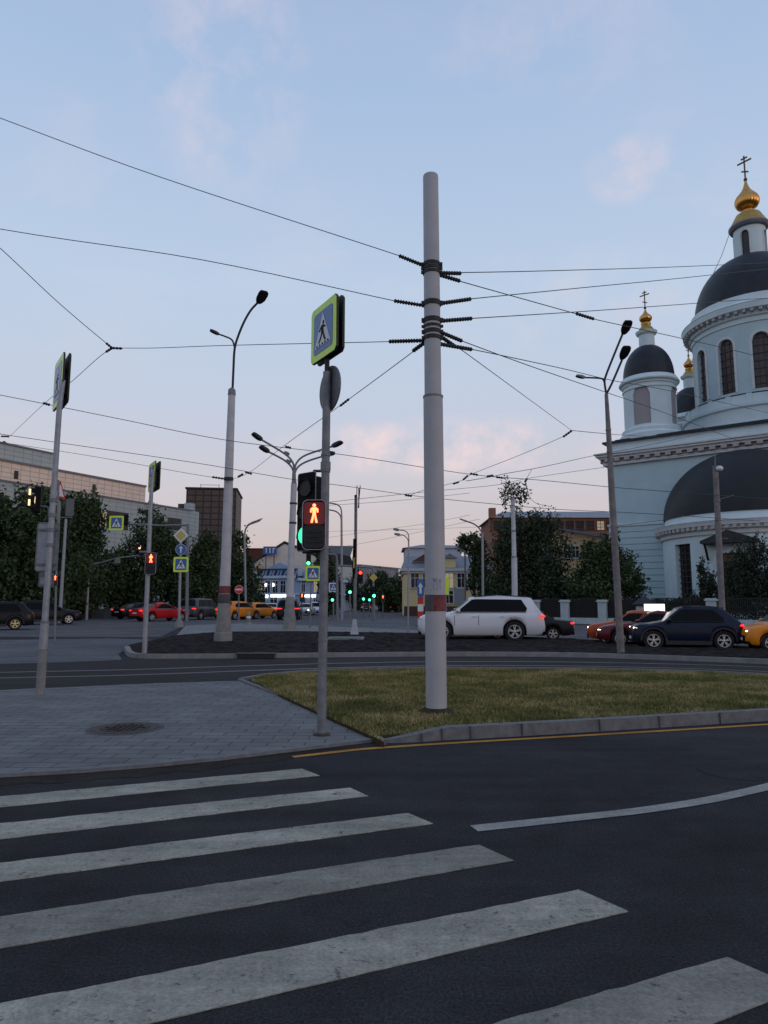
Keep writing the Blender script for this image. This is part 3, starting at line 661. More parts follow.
for i in range(17):
    t = i/16; a = PI/2*t; r = RD*math.cos(a)**.92; z = zd0+(zl0-zd0+.7)*math.sin(a)
    if r >= LR-.1: dprof.append((r, z))
dprof.append((LR-.1, zl0+.05))
MB().lathe([(RD+.35, zd0-.1), (RD+.12, zd0+.12)]+dprof, (DC[0], DC[1], 0), 72).build('great_dome', 'dome', church, 40)
zl1 = dz(231); 
lops = [(math.radians(-9+90*i)-(2*PI if -9+90*i > 180 else 0), .42, zl0+.6, zl1-.5, True) for i in range(4)]
ring_wall(MB(), LR, zl0-.6, zl1, lops, DC, 48, -PI, PI, .25).build('lantern_wall', 'churchp', church, 30)
for o_ in lops:
    cyl_panel(*o_, LR-.2, DC).build('window', 'glassd', church); arch_trim(*o_, LR, DC, .16, .05).build('window_surround', 'churchw', church)
def lz(mb, prof): return mb.lathe(prof, (DC[0], DC[1], 0), 32)
lz(MB(), [(LR+.22, zl0-.1), (LR+.28, zl0+.12), (LR+.02, zl0+.2)]).build('lantern_skirt', 'churchw', church, 30)
zg = dz(213)
lz(MB(), [(LR, zl1-.05), (LR+.3, zl1+.05), (LR+.45, zl1+.3), (LR+.45, zl1+.45)]).build('lantern_cornice', 'roofb', church, 30)
lz(MB(), [(LR+.42, zl1+.44), (LR+.2, zl1+.8), (LR-.35, zg-.3), (.6, zg), (.5, zg+.05)]).build('lantern_roof', 'goldd', church, 30)
def onion(c, z0, r, h, name_parent, ribs=24, neck=.5):
    mb = MB(); prof = []
    for t, q in ((0, neck), (.05, neck*1.02), (.10, neck*.8), (.16, .80), (.24, .95), (.32, 1.0), (.40, .96), (.48, .82), (.56, .60), (.64, .40), (.74, .24), (.86, .13), (1.0, .06)): prof.append((q*r, z0+h*t))
    n = ribs*4; vs = []; k = len(prof)
    for j in range(n):
        t = 2*PI*j/n; f = 1+.03*math.cos(ribs*t)
        for i, (q, z) in enumerate(prof): ff = f if i > 2 else 1; vs.append((c[0]+q*ff*math.cos(t), c[1]+q*ff*math.sin(t), z))
    mb.add(vs, [(j*k+i, ((j+1) % n)*k+i, ((j+1) % n)*k+i+1, j*k+i+1) for j in range(n) for i in range(k-1)])
    return mb.build('onion_dome', 'gold', name_parent, 60)
def cross(c, z0, h, parent, rz):
    mb = MB(); t = h*.028; mb.ball((c[0], c[1], z0+h*.04), h*.07, 10, 6)
    mt = Matrix.Rotation(rz, 3, 'Z')
    def bx(x, z, sx_, sz, tilt=0):
        m_ = (Matrix.Rotation(rz, 4, 'Z') @ Matrix.Rotation(tilt, 4, 'Y')); p = mt @ Vector((x, 0, 0))
        mb.box((c[0]+p.x, c[1]+p.y, z), (sx_, t*1.4, sz), mtx=m_)
    bx(0, z0+h*.52, t*1.6, h*.96); bx(0, z0+h*.76, h*.52, t*1.8); bx(0, z0+h*.90, h*.24, t*1.6); bx(0, z0+h*.36, h*.28, t*1.6, .45)
    return mb.build('cross', 'crossm', parent)
zo0, zo1 = dz(220.5), dz(179); onion(DC, zg, 1.24, zo1-zg, church)
cross(DC, zo1-.2, dz(156)-zo1+.2, church, -.30)
# corner towers
def corner(u, n, full=True):
    c = (u, n); Y = loc2(u, n)[1]; r = 2.58
    f = lambda y: zat(y, loc2(3.7, 3.7)[1])
    z0, z1, zc_, zd, zt_, zl, ze, zg_, zk = zb_, f(435), f(386), f(380.5), f(349), f(333), f(327), f(332), f(308)
    root = church
    b = MB(); b.lathe([(r+.55, z0-.2), (r+.55, z0+.9), (r+.45, z0+1.0), (r+.3, z0+1.15), (r+.3, z0+1.5), (r+.18, z0+1.6), (r-.05, z0+1.7)], (u, n, 0), 48); b.build('tower_base', 'churchp', root, 30)
    zs = z0+1.5
    o4 = [(math.radians(-3+90*i)-(2*PI if -3+90*i > 180 else 0), .88, zs+.35, zc_-.55, True) for i in range(4)]
    ring_wall(MB(), r, zs-.3, zc_, o4, c, 60, -PI, PI, .14).build('tower_wall', 'churchp', root, 30)
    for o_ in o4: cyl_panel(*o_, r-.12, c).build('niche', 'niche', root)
    m_ = MB()
    for zz in (zc_-.75, ): m_.lathe([(r, zz), (r+.1, zz+.02), (r+.1, zz+.14), (r, zz+.18)], (u, n, 0), 48)
    m_.lathe([(r, zc_-.30), (r+.12, zc_-.26), (r+.14, zc_-.1), (r+.38, zc_+.02), (r+.42, zc_+.14), (r+.15, zd+.02), (r-.2, zd+.06)], (u, n, 0), 48); m_.build('tower_cornice', 'churchp', root, 30)
    pr = [((r-.05)*math.cos(t)**.9, zd+.2+(zt_-zd+.15)*math.sin(t)) for t in [PI/2*i/12 for i in range(12)]]
    pr = [q for q in pr if q[0] > .8]+[(.8, zt_+.1)]
    MB().lathe([(r+.40, zc_+.14), (r+.05, zd+.10)]+pr, (u, n, 0), 48).build('tower_dome', 'dome', root, 40)
    MB().lathe([(.95, zt_-.2), (.95, zt_+.05), (.78, zt_+.1), (.78, zl-.35), (1.0, zl-.2), (1.1, zl+.05), (.9, zl+.12), (.5, zl+.15)], (u, n, 0), 32).build('cupola_drum', 'churchp', root, 30)
    MB().lathe([(.88, zl+.1), (.72, zl+.4), (.46, zl+.75), (.5, zl+.9), (.5, zl+1.05)], (u, n, 0), 32).build('cupola_roof', 'goldd', root, 30)
    onion(c, zl+1.0, .64, zk-zl-1.0, root, 14, .55); cross(c, zk-.1, f(290)-zk, root, -.2)
corner(3.6, 3.6); corner(3.6, WD-3.6); corner(WD-3.6, 3.6)
cb = MB(); a_, b_ = Vector((DC[0]-LR-.3, DC[1]-.4, zl1+.1)), Vector((DC[0]-.87*RD*.667, DC[1]-.5*RD*.667, zd0+(zl0-zd0+.7)*.766))
cb.tube([a_, a_.lerp(b_, .5)-Vector((0, 0, .25)), b_], .03, 5); cb.build('ground_cable', 'wire', church)

# fence round the churchyard: rendered pillars and dark iron panels
FA = math.atan2(-.6, .8)
def fp(t): return F0+FU*t
piers = [-2.4, 0.0, 2.9, 5.9, 10.35, 22]
names = ['white fence pillar showing just above the rear roof of the white SUV', 'narrow white fence pillar just right of the dark sedan', 'white fence pillar left of the tall three headed lamp', 'wide gate pillar with dark hipped cap right of the tall lamp', 'white fence pillar behind the roof of the navy SUV', 'white fence pillar ending the fence at the far right']
for i, t in enumerate(piers):
    wd = .95 if i == 3 else .62; hh = zat(606, fp(t).y) if i == 3 else zat(602, fp(0).y)
    if i in (1, 2): hh = zat(602, fp(t).y)
    if i > 3: hh = 1.75
    th = thing('fence_pillar', names[i] if i < 6 else 'white fence pillar out of view right of the church bushes', 'pillar', fp(t), FA, 'white pillars of the churchyard fence')
    MB().box((0, 0, hh/2), (wd, wd, hh)).box((0, 0, .2), (wd+.1, wd+.1, .4)).build('shaft', 'pillar', th)
    if i == 3: MB().add([(-.7, -.7, hh+.12), (.7, -.7, hh+.12), (.7, .7, hh+.12), (-.7, .7, hh+.12), (0, 0, hh+.75)], [(3, 2, 1, 0), (0, 1, 4), (1, 2, 4), (2, 3, 4), (3, 0, 4)]).box((0, 0, hh+.06), (1.2, 1.2, .12)).build('cap', 'roofd', th)
    else: MB().box((0, 0, hh+.05), (wd+.18, wd+.18, .1)).box((0, 0, hh+.13), (wd+.04, wd+.04, .08)).build('cap', 'pillar', th)
fl = ['dark iron fence panel above the white SUV tail', 'dark iron fence panel right of the narrow fence pillar', 'dark iron gate leaf beside the wide capped pillar', 'dark iron fence panel behind the lit taxi sign', 'dark iron fence panel behind the navy SUV roof', 'dark iron fence panel behind the bushes at the far right']
for i in range(len(piers)-1):
    t0, t1 = piers[i]+.34, piers[i+1]-.34
    if i == 2: t1 = piers[3]-.52
    if i == 3: t0 = piers[3]+.52
    L_ = t1-t0; th = thing('fence_panel', fl[min(i, 5)], 'fence', fp((t0+t1)/2), FA, 'iron panels of the churchyard fence')
    MB().box((0, 0, .25), (L_, .3, .5)).build('plinth', 'pillar', th)
    mb = MB(); n = int(L_/.13)
    for k in range(n+1): mb.box((-L_/2+L_*k/max(n, 1), 0, 1.2), (.05, .03, 1.5))
    for z in (.6, 1.0, 1.9): mb.box((0, 0, z), (L_, .04, .06))
    if i < 3: mb.box((0, .05, 1.15), (L_, .02, 1.35))
    mb.build('grille', 'iron', th)

# ------------------------------------------------------------------ other buildings
def window(parent, c, w, h, ux, nrm, glass='glassd', trim='trim', bar=True, t=.12):
    ux = Vector(ux); nrm = Vector(nrm); up = Vector((0, 0, 1)); c = Vector(c)
    f = MB()
    mt = Matrix((ux, -nrm, up)).transposed().to_4x4()
    def bx(x, z, sx_, sz, d=.14, off=.05): p = c+ux*x+up*z+nrm*off; f.box(p, (sx_, d, sz), mtx=mt)
    bx(0, h/2+t/2, w+2*t, t); bx(0, -h/2-t/2, w+2*t+.1, t, .24); bx(-w/2-t/2, 0, t, h); bx(w/2+t/2, 0, t, h)
    if bar: bx(0, 0, .07, h, .06, .03); bx(0, h*.18, w, .07, .05, .03)
    fo = f.build('window', trim, parent)
    p = MB(); p.box(c+nrm*.01, (w, .03, h), mtx=mt); p.build('pane', glass, fo)
    return fo
# long tiled mall on the left
dirm = Vector((-math.sin(math.radians(29)), -math.cos(math.radians(29)), 0)); mr = P(191, 600, 110); mr = Vector((mr.x, 110, 0))
ang = math.atan2(-dirm.y, -dirm.x)     # local +x runs from near-left to the far right end
mall = thing('shopping_centre', 'long tiled shopping centre with beige and green-grey storeys behind the trees', 'building', mr, ang)
def mY(x): # forward distance at pixel column x on the facade line
    r = ray(x, 520); k = r[0]/r[1]; t = (k*mr.y-mr.x)/(dirm.x-k*dirm.y); return (mr+dirm*t).y, t
Z1 = zat(511.5, mr.y); yb, tb = mY(150); Z2 = zat(486.5, yb); y3, t3 = mY(66); Z3 = zat(453, y3)
LN = 95
MB().box((-LN/2, 15, Z1/2), (LN, 30, Z1)).build('lower_storeys', 'mallg', mall)
MB().box((-tb-(LN-tb)/2, 16.2, (Z1+Z2)/2), (LN-tb, 30, Z2-Z1+.0)).build('beige_storey', 'mallb', mall)
MB().box((-t3-(LN-t3)/2, 17.6, (Z2+Z3)/2), (LN-t3, 30, Z3-Z2)).build('setback_storey', 'mallg', mall)
MB().box((-tb-(LN-tb)/2, 1.18, Z2+.12), (LN-tb+.1, .3, .24)).box((-LN/2, -.02, Z1+.1), (LN+.1, .3, .2)).box((-t3-(LN-t3)/2, 2.6, Z3+.1), (LN-t3+.1, .3, .2)).build('coping', 'galvd', mall)
MB().lathe([(2.2, 0), (2.2, Z1+.02), (0, Z1+.02)], (0, 2.0, 0), 24).build('rounded_corner', 'mallg', mall, 30)
mc = MB(); mc.box((.2, 1.2, Z1+.7), (1.2, 1.2, 1.4)); mc.build('roof_vent', 'mallg', mall)
for x, y, w_, h_, ly, z_ in ((10, 0, 0, 0, 0, 0),):
    pass
def mwin(x0, x1, y, h_, off, gl='glassd'):
    ya, ta = mY(x0); yb2, tb2 = mY(x1); z = zat(y, (ya+yb2)/2)
    wd = abs(ta-tb2); o = MB().box((-(ta+tb2)/2, off-.02, z), (wd, .16, h_)).build('window', gl, mall); return o
mwin(17, 21, 474, 1.0, 1.2); mwin(96.5, 99.5, 488, 1.2, 1.2); mwin(0, 4, 508, 2.2, 0); mwin(4.5, 6.5, 508, 2.2, 0, 'warmwin')
mwin(99.5, 106, 519, 2.3, 0, 'warmwin'); mwin(106.5, 128, 520.5, 2.4, 0); mwin(168, 181, 524, 1.8, 0)
ya, ta = mY(2); mwin(-12, 20, 459, .9, 2.6)
for x in (8, 30): pass
rp_ = MB(); yy, tt = mY(6)
for k in range(7): rp_.box((-tt+random.uniform(-1.3, 1.3), 3.2, Z3+random.uniform(.3, 1.2)), (random.uniform(.2, .9), .3, random.uniform(.15, .5)), mtx=Matrix.Rotation(random.uniform(-.8, .8), 4, 'Y'))
rp_.box((-tt, 3.2, Z3+.6), (.1, .1, 1.2)); rp_.build('roof_antenna', 'plinth', mall)
b_ = MB(); yy, tt = mY(71); b_.box((-tt, 6, Z2+.9), (2.0, 2, 1.8)); b_.build('rooftop_box', 'roofd', mall)
# brown tower block
def block(name, label, x0, x1, y0, Y, depth, m, rz=0.0, cat='building'):
    a, b = P(x0, 600, Y), P(x1, 600, Y); h = zat(y0, Y); wd = (b.x-a.x)
    th = thing(name, label, cat, ((a.x+b.x)/2, Y, 0), rz)
    MB().box((0, depth/2, h/2), (wd, depth, h)).build('wall', m, th)
    return th, wd, h
th, wd, h = block('tower_block', 'dark brown gridded tower block beyond the shopping centre', 183, 233, 489, 150, 14, 'tower', .12)
MB().box((0, 7, h+.15), (wd+.5, 14.5, .3)).build('roof_edge', 'roofd', th)
r_ = MB()
for x in (-2.0, 2.0):
    for z in (.5, 1.6): pass
    r_.box((x-1, 5, h+1.0), (.1, .1, 1.8))
r_.box((-1, 5, h+1.7), (4, .08, .08)).box((-1, 5, h+1.1), (4, .08, .08)).build('roof_rail', 'iron', th)
MB().box((-wd/2-.9, 5, h/2-1.6), (1.8, 8, h-3.2)).build('side_bay', 'tower', th)
# blue house on the far corner
YB = 125
a, b, c_ = P(254, 600, YB), P(295, 600, YB-2), P(345, 600, YB+10)
bh = thing('corner_house', 'small pale blue two storey corner house with a long lit shop sign', 'building', (b.x, YB-2, 0))
hb = zat(576, YB); wl = b.x-a.x; wr = c_.x-b.x
la = math.atan2(2, wl)
def facade(root, name, p0, p1, h, d, m):
    p0, p1 = Vector((p0[0], p0[1], 0)), Vector((p1[0], p1[1], 0)); ux = (p1-p0).normalized(); nn = Vector((ux.y, -ux.x, 0)); c = (p0+p1)/2-nn*d/2
    o = MB().box((c.x, c.y, h/2), ((p1-p0).length, d, h), math.atan2(ux.y, ux.x)).build(name, m, root)
    return p0, p1, ux, nn
l0, l1, lu, ln = facade(bh, 'wall', (-wl, 2), (0, 0), hb, 12, 'blueb')
r0, r1, ru, rn = facade(bh, 'side_wall', (0, 0), (wr, 12), hb-.4, 9, 'blueb')
def strip(root, name, p0, ux, nn, x0, x1, z0, z1, d, m):
    c = p0+ux*(x0+x1)/2+nn*(d/2-.02); return MB().box((c.x, c.y, (z0+z1)/2), (x1-x0, d, z1-z0), math.atan2(ux.y, ux.x)).build(name, m, root)
Ll, Lr = (l1-l0).length, (r1-r0).length
strip(bh, 'cornice', l0, lu, ln, -.3, Ll+.2, hb-.45, hb, .5, 'bluetrim'); strip(bh, 'cornice', r0, ru, rn, .2, Lr+.3, hb-.85, hb-.4, .5, 'bluetrim')
zf = zat(594, YB); strip(bh, 'string_course', l0, lu, ln, 0, Ll, zf-.15, zf+.1, .25, 'bluetrim'); strip(bh, 'string_course', r0, ru, rn, 0, Lr, zf-.15, zf+.1, .25, 'bluetrim')
for k in range(5):
    x = Ll*(k+.75)/5.3; z = zat(587, YB); c = l0+lu*x+Vector((0, 0, z)); window(bh, c, .95, 2.1, lu, ln, 'warmwin' if k in (0,) else 'glassd', 'bluetrim')
for k in range(3):
    x = Ll*(k+.75)/3.6; z = 1.9; c = l0+lu*x+Vector((0, 0, z)); window(bh, c, 1.3, 2.2, lu, ln, 'glassd', 'bluetrim')
for k in range(4):
    x = Lr*(k+.6)/4.2; z = zat(586, YB); c = r0+ru*x+Vector((0, 0, z)); window(bh, c, 1.0, 2.1, ru, rn, 'warmwin' if k in (1, 2) else 'glassd', 'bluetrim')
    c = r0+ru*x+Vector((0, 0, 1.9)); window(bh, c, 1.3, 2.4, ru, rn, 'glassd', 'bluetrim')
for k in (1.35, 2.35):
    x = Ll*(k+.2)/5.3; c = l0+lu*x+ln*.2+Vector((0, 0, zat(585, YB))); MB().ball(c, (.14, .12, .32), 8, 6).build('wall_light', 'white_l', bh)
# parapet sign: dark board carrying raised pale letters as on the photograph (unreadable strokes)
zs0, zs1 = zat(578.5, YB), zat(569, YB)
sg = strip(bh, 'parapet_board', l0, lu, ln, .6, Ll+.4, zs0, zs1, .3, 'dkblue')
lt = MB(); x = 1.4
hs = zs1-zs0
for k in range(5):
    bse = l0+lu*x+ln*.36+Vector((0, 0, zs0+hs*.18))
    lt.plate([(0, 0), (.32, 0), (.75, hs*.62), (.43, hs*.62)], bse, lu, (0, 0, 1), .1)
    lt.plate([(.62, 0), (.94, 0), (1.25, hs*.62), (.95, hs*.62)], bse, lu, (0, 0, 1), .1)
    if k % 2: lt.plate([(.3, hs*.25), (1.0, hs*.25), (1.0, hs*.37), (.3, hs*.37)], bse+ln*.02, lu, (0, 0, 1), .1)
    x += 1.42
lt.build('lettering', 'lettering', sg)
gp = MB(); zg0 = zs1+.02; xm = Ll*.62
gp.plate([(xm-3.6, 0), (xm+3.6, 0), (xm, 1.5)], l0-ln*.6+Vector((0, 0, zg0-.4)), lu, (0, 0, 1), .8); gp.build('gable', 'blueb', bh)
rf_ = MB(); rf_.add([(-wl, 2, hb), (0, 0, hb), (wr, 12, hb-.38), (-wl+2, 14, hb), (-2, 7, hb+2.2)], [(0, 1, 4), (1, 2, 4), (2, 3, 4), (3, 0, 4)]); rf_.build('roof', 'roofb', bh)
zz = zat(596, YB-2)
s2 = strip(bh, 'shop_sign', l0, lu, ln, Ll*.42, Ll-.2, zz-.22, zz+.3, .28, 'shopsign'); s3 = strip(bh, 'shop_sign', l0, lu, ln, Ll*.29, Ll*.35, zz-.3, zz+.25, .28, 'shopsign')
strip(bh, 'shop_sign', r0, ru, rn, 2.5, 5.4, zz-.2, zz+.3, .28, 'shopsign')
da = MB(); da.tube([Vector((0, 0, hb-.4))+r0+ru*3.2+rn*.2+Vector((math.cos(t)*.9-0, 0, math.sin(t)*1.2)) for t in [PI*i/10 for i in range(11)]], .12, 6); da.build('dormer_arch', 'bluetrim', bh)
MB().box(r0+ru*3.2+rn*-.2+Vector((0, 0, hb+.1)), (1.7, .5, 1.3), math.atan2(ru.y, ru.x)).build('dormer', 'blueb', bh)
# pale gabled house behind, with a blue roof sign
YC = 150
th, wd, h = block('gabled_house', 'cream gabled house rising behind the blue corner house', 246, 352, 566, YC, 16, 'cream')
xa = P(246, 600, YC).x; 
def lx(x): return P(x, 600, YC).x-th.location.x
pk = MB(); pk.plate([(lx(246), 0), (lx(322), 0), (lx(318), zat(553, YC)-h), (lx(294), zat(546, YC)-h), (lx(283), zat(543, YC)-h), (lx(272), zat(551, YC)-h)], (0, .2, h-.01), (1, 0, 0), (0, 0, 1), .5); pk.build('gable', 'cream', th)
rm = MB()
for (xa_, ya_), (xb_, yb2) in (((244, 567), (272, 550)), ((270, 551), (284, 542)), ((283, 542), (320, 557))):
    rm.tube([(lx(xa_), -.1, zat(ya_, YC)), (lx(xb_), -.1, zat(yb2, YC))], .28, 6)
rm.build('roof_edge', 'roofd', th)
MB().add([(lx(290), .5, zat(545, YC)), (lx(350), .5, zat(556, YC)), (lx(354), .5, zat(566, YC)), (lx(322), .5, zat(566, YC)), (lx(290), 16, zat(540, YC)), (lx(350), 16, zat(540, YC))], [(0, 3, 2, 1), (0, 1, 5, 4)]).build('roof', 'roofd', th)
window(th, (lx(259), 0, zat(566, YC)), 1.8, 2.6, (1, 0, 0), (0, -1, 0), 'peach', 'cream', False)
sp = thing('roof_sign', 'dark blue rooftop sign with three pale strokes above the cream gable', 'sign', (P(269, 600, YC-1).x, YC-1, 0))
z0, z1 = zat(554.5, YC-1), zat(546.5, YC-1); wd_ = P(275, 600, YC-1).x-P(261.5, 600, YC-1).x
MB().box((0, 0, (z0+z1)/2), (wd_, .3, z1-z0)).build('board', 'signblue', sp)
mb = MB(); zz0 = z0+.3; hh = (z1-z0)*.62
for x in (-wd_*.26, 0.03): mb.box((x, -.2, zz0+hh/2), (.2, .1, hh)).box((x-.16, -.2, zz0+hh-.1), (.16, .1, .2))
mb.box((wd_*.24, -.2, zz0+hh/2), (.2, .1, hh)).box((wd_*.24+.25, -.2, zz0+hh-.12), (.34, .1, .22)); mb.build('stroke', 'signwhite', sp)
mb = MB()
for x in (-wd_*.3, wd_*.3): mb.box((x, .2, z0-1.5), (.15, .15, 3.4))
mb.build('support', 'iron', sp)
th, wd, h = block('red_roof_house', 'low house with dull red roof left of the rooftop sign', 243, 262, 549, 170, 10, 'brickr')
MB().box((0, 5, h+.1), (wd+.3, 10.3, .2)).build('roof_edge', 'roofd', th)
# yellow house
YY = 88
th, wd, h = block('yellow_house', 'two storey yellow town house with blue grey roof behind the white SUV', 404.5, 490, 571, YY, 11, 'yellowb')
def yx(x): return P(x, 600, YY).x-th.location.x
MB().box((0, 5.5, h+.15), (wd+1.0, 12, .3)).box((0, 5.5, h-.15), (wd+.5, 11.5, .3)).build('cornice', 'trim', th)
MB().box((0, -.03, .6), (wd+.1, .1, 1.2)).build('plinth', 'plinth', th)
for x in (415, 427, 449.5, 461.5, 472, 482): window(th, (yx(x), 0, zat(580.5, YY)), .95, 1.75, (1, 0, 0), (0, -1, 0), 'glassd' if x not in (449.5,) else 'warmwin', 'trim')
for x in (449.5, 461.5): 
    ar = MB(); ar.tube([(yx(x)+.62*math.cos(t), -.05, zat(576, YY)+.55*math.sin(t)) for t in [PI*i/8 for i in range(9)]], .09, 6); ar.build('window_arch', 'trim', th)
for x in (449, ): window(th, (yx(x), 0, zat(597, YY)), 1.0, 1.5, (1, 0, 0), (0, -1, 0), 'glassd', 'trim')
MB().box((yx(459.5), -.06, zat(596, YY)), (1.3, .1, 2.2)).build('poster', 'galv', th)
zr = zat(558, YY)
rf_ = MB(); rf_.add([(-wd/2-.4, -.4, h+.3), (wd/2+.4, -.4, h+.3), (wd/2+.4, 11.4, h+.3), (-wd/2-.4, 11.4, h+.3), (-wd/2+.3, 4, zr+.5), (wd/2-1, 4, zr+.5)], [(0, 1, 5, 4), (1, 2, 5), (2, 3, 4, 5), (3, 0, 4)]); rf_.build('roof', 'roofb', th)
dm = MB(); dm.box((yx(450), .6, h+.95), (1.5, 1.4, 1.3)); dm.build('dormer', 'yellowb', th)
dm = MB(); dm.plate([(-1.0, 0), (1.0, 0), (0, .6)], (yx(450), .5, h+1.6), (1, 0, 0), (0, 0, 1), 1.7); dm.build('dormer_roof', 'roofb', th)
pg = MB(); pg.plate([(yx(413), .0), (yx(452), .0), (yx(432), zat(552, YY)-zat(560, YY)+.4)], (0, 1.6, zat(560.5, YY)), (1, 0, 0), (0, 0, 1), .6); pg.build('gable_roof', 'brickr', th)
th, wd, h = block('white_attic_house', 'white upper storey house standing behind the yellow house roof', 405.5, 462, 548, 99, 9, 'whiteb')
rf_ = MB(); rf_.add([(-wd/2-.4, -.3, h), (wd/2+.4, -.3, h), (wd/2+.4, 9.3, h), (-wd/2-.4, 9.3, h), (-wd/2+2.5, 4, zat(542.5, 99)), (wd/2-.6, 4, zat(543, 99))], [(0, 1, 5, 4), (1, 2, 5), (2, 3, 4, 5), (3, 0, 4), (3, 2, 1, 0)]); rf_.build('roof', 'roofb', th)
MB().box((P(450, 600, 99).x-th.location.x, -.05, h-1.5), (1.0, .12, 1.8)).build('window', 'whiteb', th)
# far right: brick block and peach house
YR = 118
th, wd, h = block('brick_block', 'long orange brick block with blue grey roof left of the church', 494, 640, 518, YR, 14, 'bricko')
rf_ = MB(); rf_.add([(-wd/2-.6, -.6, h), (wd/2+.6, -.6, h), (wd/2+.6, 14.6, h), (-wd/2-.6, 14.6, h), (-wd/2+3, 7, h+2.0), (wd/2-3, 7, h+2.0)], [(0, 1, 5, 4), (1, 2, 5), (2, 3, 4, 5), (3, 0, 4), (3, 2, 1, 0)]); rf_.build('roof', 'roofb', th)
MB().box((P(493, 600, YR).x-th.location.x+.3, 1, h-.2), (1.1, 1.2, 4.0)).build('chimney', 'bricko', th)
for k in range(14):
    x = -wd/2+wd*(k+.5)/14
    for z, gl in ((h-1.3, 'glassd'), (h-4.6, 'glassd')): window(th, (x, 0, z), 1.2, 1.5, (1, 0, 0), (0, -1, 0), 'warmwin' if (k == 10 and z > h-2) else gl, 'plinth')
YP = 92
th, wd, h = block('peach_house', 'peach rendered house with pale sloping roof behind the trees', 556, 632, 537, YP, 10, 'peach')
px_ = lambda x: P(x, 600, YP).x-th.location.x
rf_ = MB(); rf_.add([(-wd/2-.3, -.5, zat(527, YP)), (wd/2+.3, -.5, zat(540, YP)), (wd/2+.3, 10.4, zat(535, YP)), (-wd/2-.3, 10.4, zat(521, YP)), (-wd/2-.3, -.5, zat(527, YP)-.3), (wd/2+.3, -.5, zat(540, YP)-.3), (wd/2+.3, 10.4, zat(535, YP)-.3), (-wd/2-.3, 10.4, zat(521, YP)-.3)], [(0, 1, 2, 3), (7, 6, 5, 4), (0, 4, 5, 1), (1, 5, 6, 2), (2, 6, 7, 3), (3, 7, 4, 0)]); rf_.build('roof', 'roofb', th)
MB().add([(-wd/2, 0, h-.05), (wd/2, 0, h-.05), (wd/2, 0, zat(540, YP)-.2), (-wd/2, 0, zat(527, YP)-.2)], [(0, 1, 2, 3)]).build('gable', 'peach', th)
for x in (569, 577, 590, 604): window(th, (px_(x), 0, zat(552, YP)), .9, 1.5, (1, 0, 0), (0, -1, 0), 'glassd', 'trim')
# distant row closing the street
th, wd, h = block('grey_terrace', 'grey terrace receding at the left side of the street end', 336, 362, 566, 170, 20, 'greyb', -.5)
for k in range(4):
    for z in (3, 6.5, 9.5): window(th, (-wd/2+wd*(k+.5)/4, 0, z), 1.0, 1.6, (1, 0, 0), (0, -1, 0), 'glassd', 'trim')
MB().box((0, 10, h+.15), (wd+.6, 20.6, .3)).build('roof_edge', 'roofb', th)
th, wd, h = block('street_end_house', 'pale low house glimpsed at the far end of the street', 352, 378, 585, 210, 12, 'bluetrim')
for k in range(4):
    for z in (3, 6.5): window(th, (-wd/2+wd*(k+.5)/4, 0, z), 1.2, 1.8, (1, 0, 0), (0, -1, 0), 'glassd', 'trim')
th, wd, h = block('red_brick_house', 'dull brick house behind the street end trees', 378, 404, 577, 190, 12, 'peach')
for k in range(4):
    window(th, (-wd/2+wd*(k+.5)/4, 0, h-2), 1.2, 1.8, (1, 0, 0), (0, -1, 0), 'glassd', 'trim')
MB().box((0, 6, h+.2), (wd+.5, 12.4, .4)).build('roof_edge', 'brickr', th)
# ------------------------------------------------------------------ vehicles
KIND = dict(
 suv=dict(L=4.65, W=1.88, H=1.70, wb=2.72, fo=.90, r=.37, nose=.88, hood=1.06, belt=1.11, wsb=1.25, wst=2.02, rfe=.62, rgb=.14, deck=1.12, clad=True),
 bigsuv=dict(L=5.0, W=1.95, H=1.78, wb=2.86, fo=.93, r=.395, nose=.93, hood=1.09, belt=1.15, wsb=1.30, wst=2.12, rfe=.50, rgb=.12, deck=1.15, clad=False),
 coupesuv=dict(L=4.26, W=1.86, H=1.76, wb=2.68, fo=.78, r=.385, nose=.94, hood=1.10, belt=1.15, wsb=1.12, wst=1.88, rfe=.72, rgb=.12, deck=1.16, clad=True),
 sedan=dict(L=4.7, W=1.82, H=1.49, wb=2.75, fo=.92, r=.33, nose=.74, hood=.95, belt=1.0, wsb=1.35, wst=2.15, rfe=1.55, rgb=.85, deck=1.02, clad=False),
 van=dict(L=4.6, W=1.86, H=1.82, wb=2.80, fo=.92, r=.35, nose=.78, hood=1.05, belt=1.10, wsb=.95, wst=1.75, rfe=.35, rgb=.10, deck=1.12, clad=False),
 minivan_taxi=dict(L=4.2, W=1.78, H=1.58, wb=2.6, fo=.80, r=.33, nose=.82, hood=1.04, belt=1.08, wsb=.82, wst=1.45, rfe=.5, rgb=.12, deck=1.06, clad=False),
 hatch=dict(L=4.1, W=1.76, H=1.52, wb=2.58, fo=.82, r=.32, nose=.80, hood=1.0, belt=1.04, wsb=1.10, wst=1.85, rfe=.62, rgb=.12, deck=1.02, clad=False))
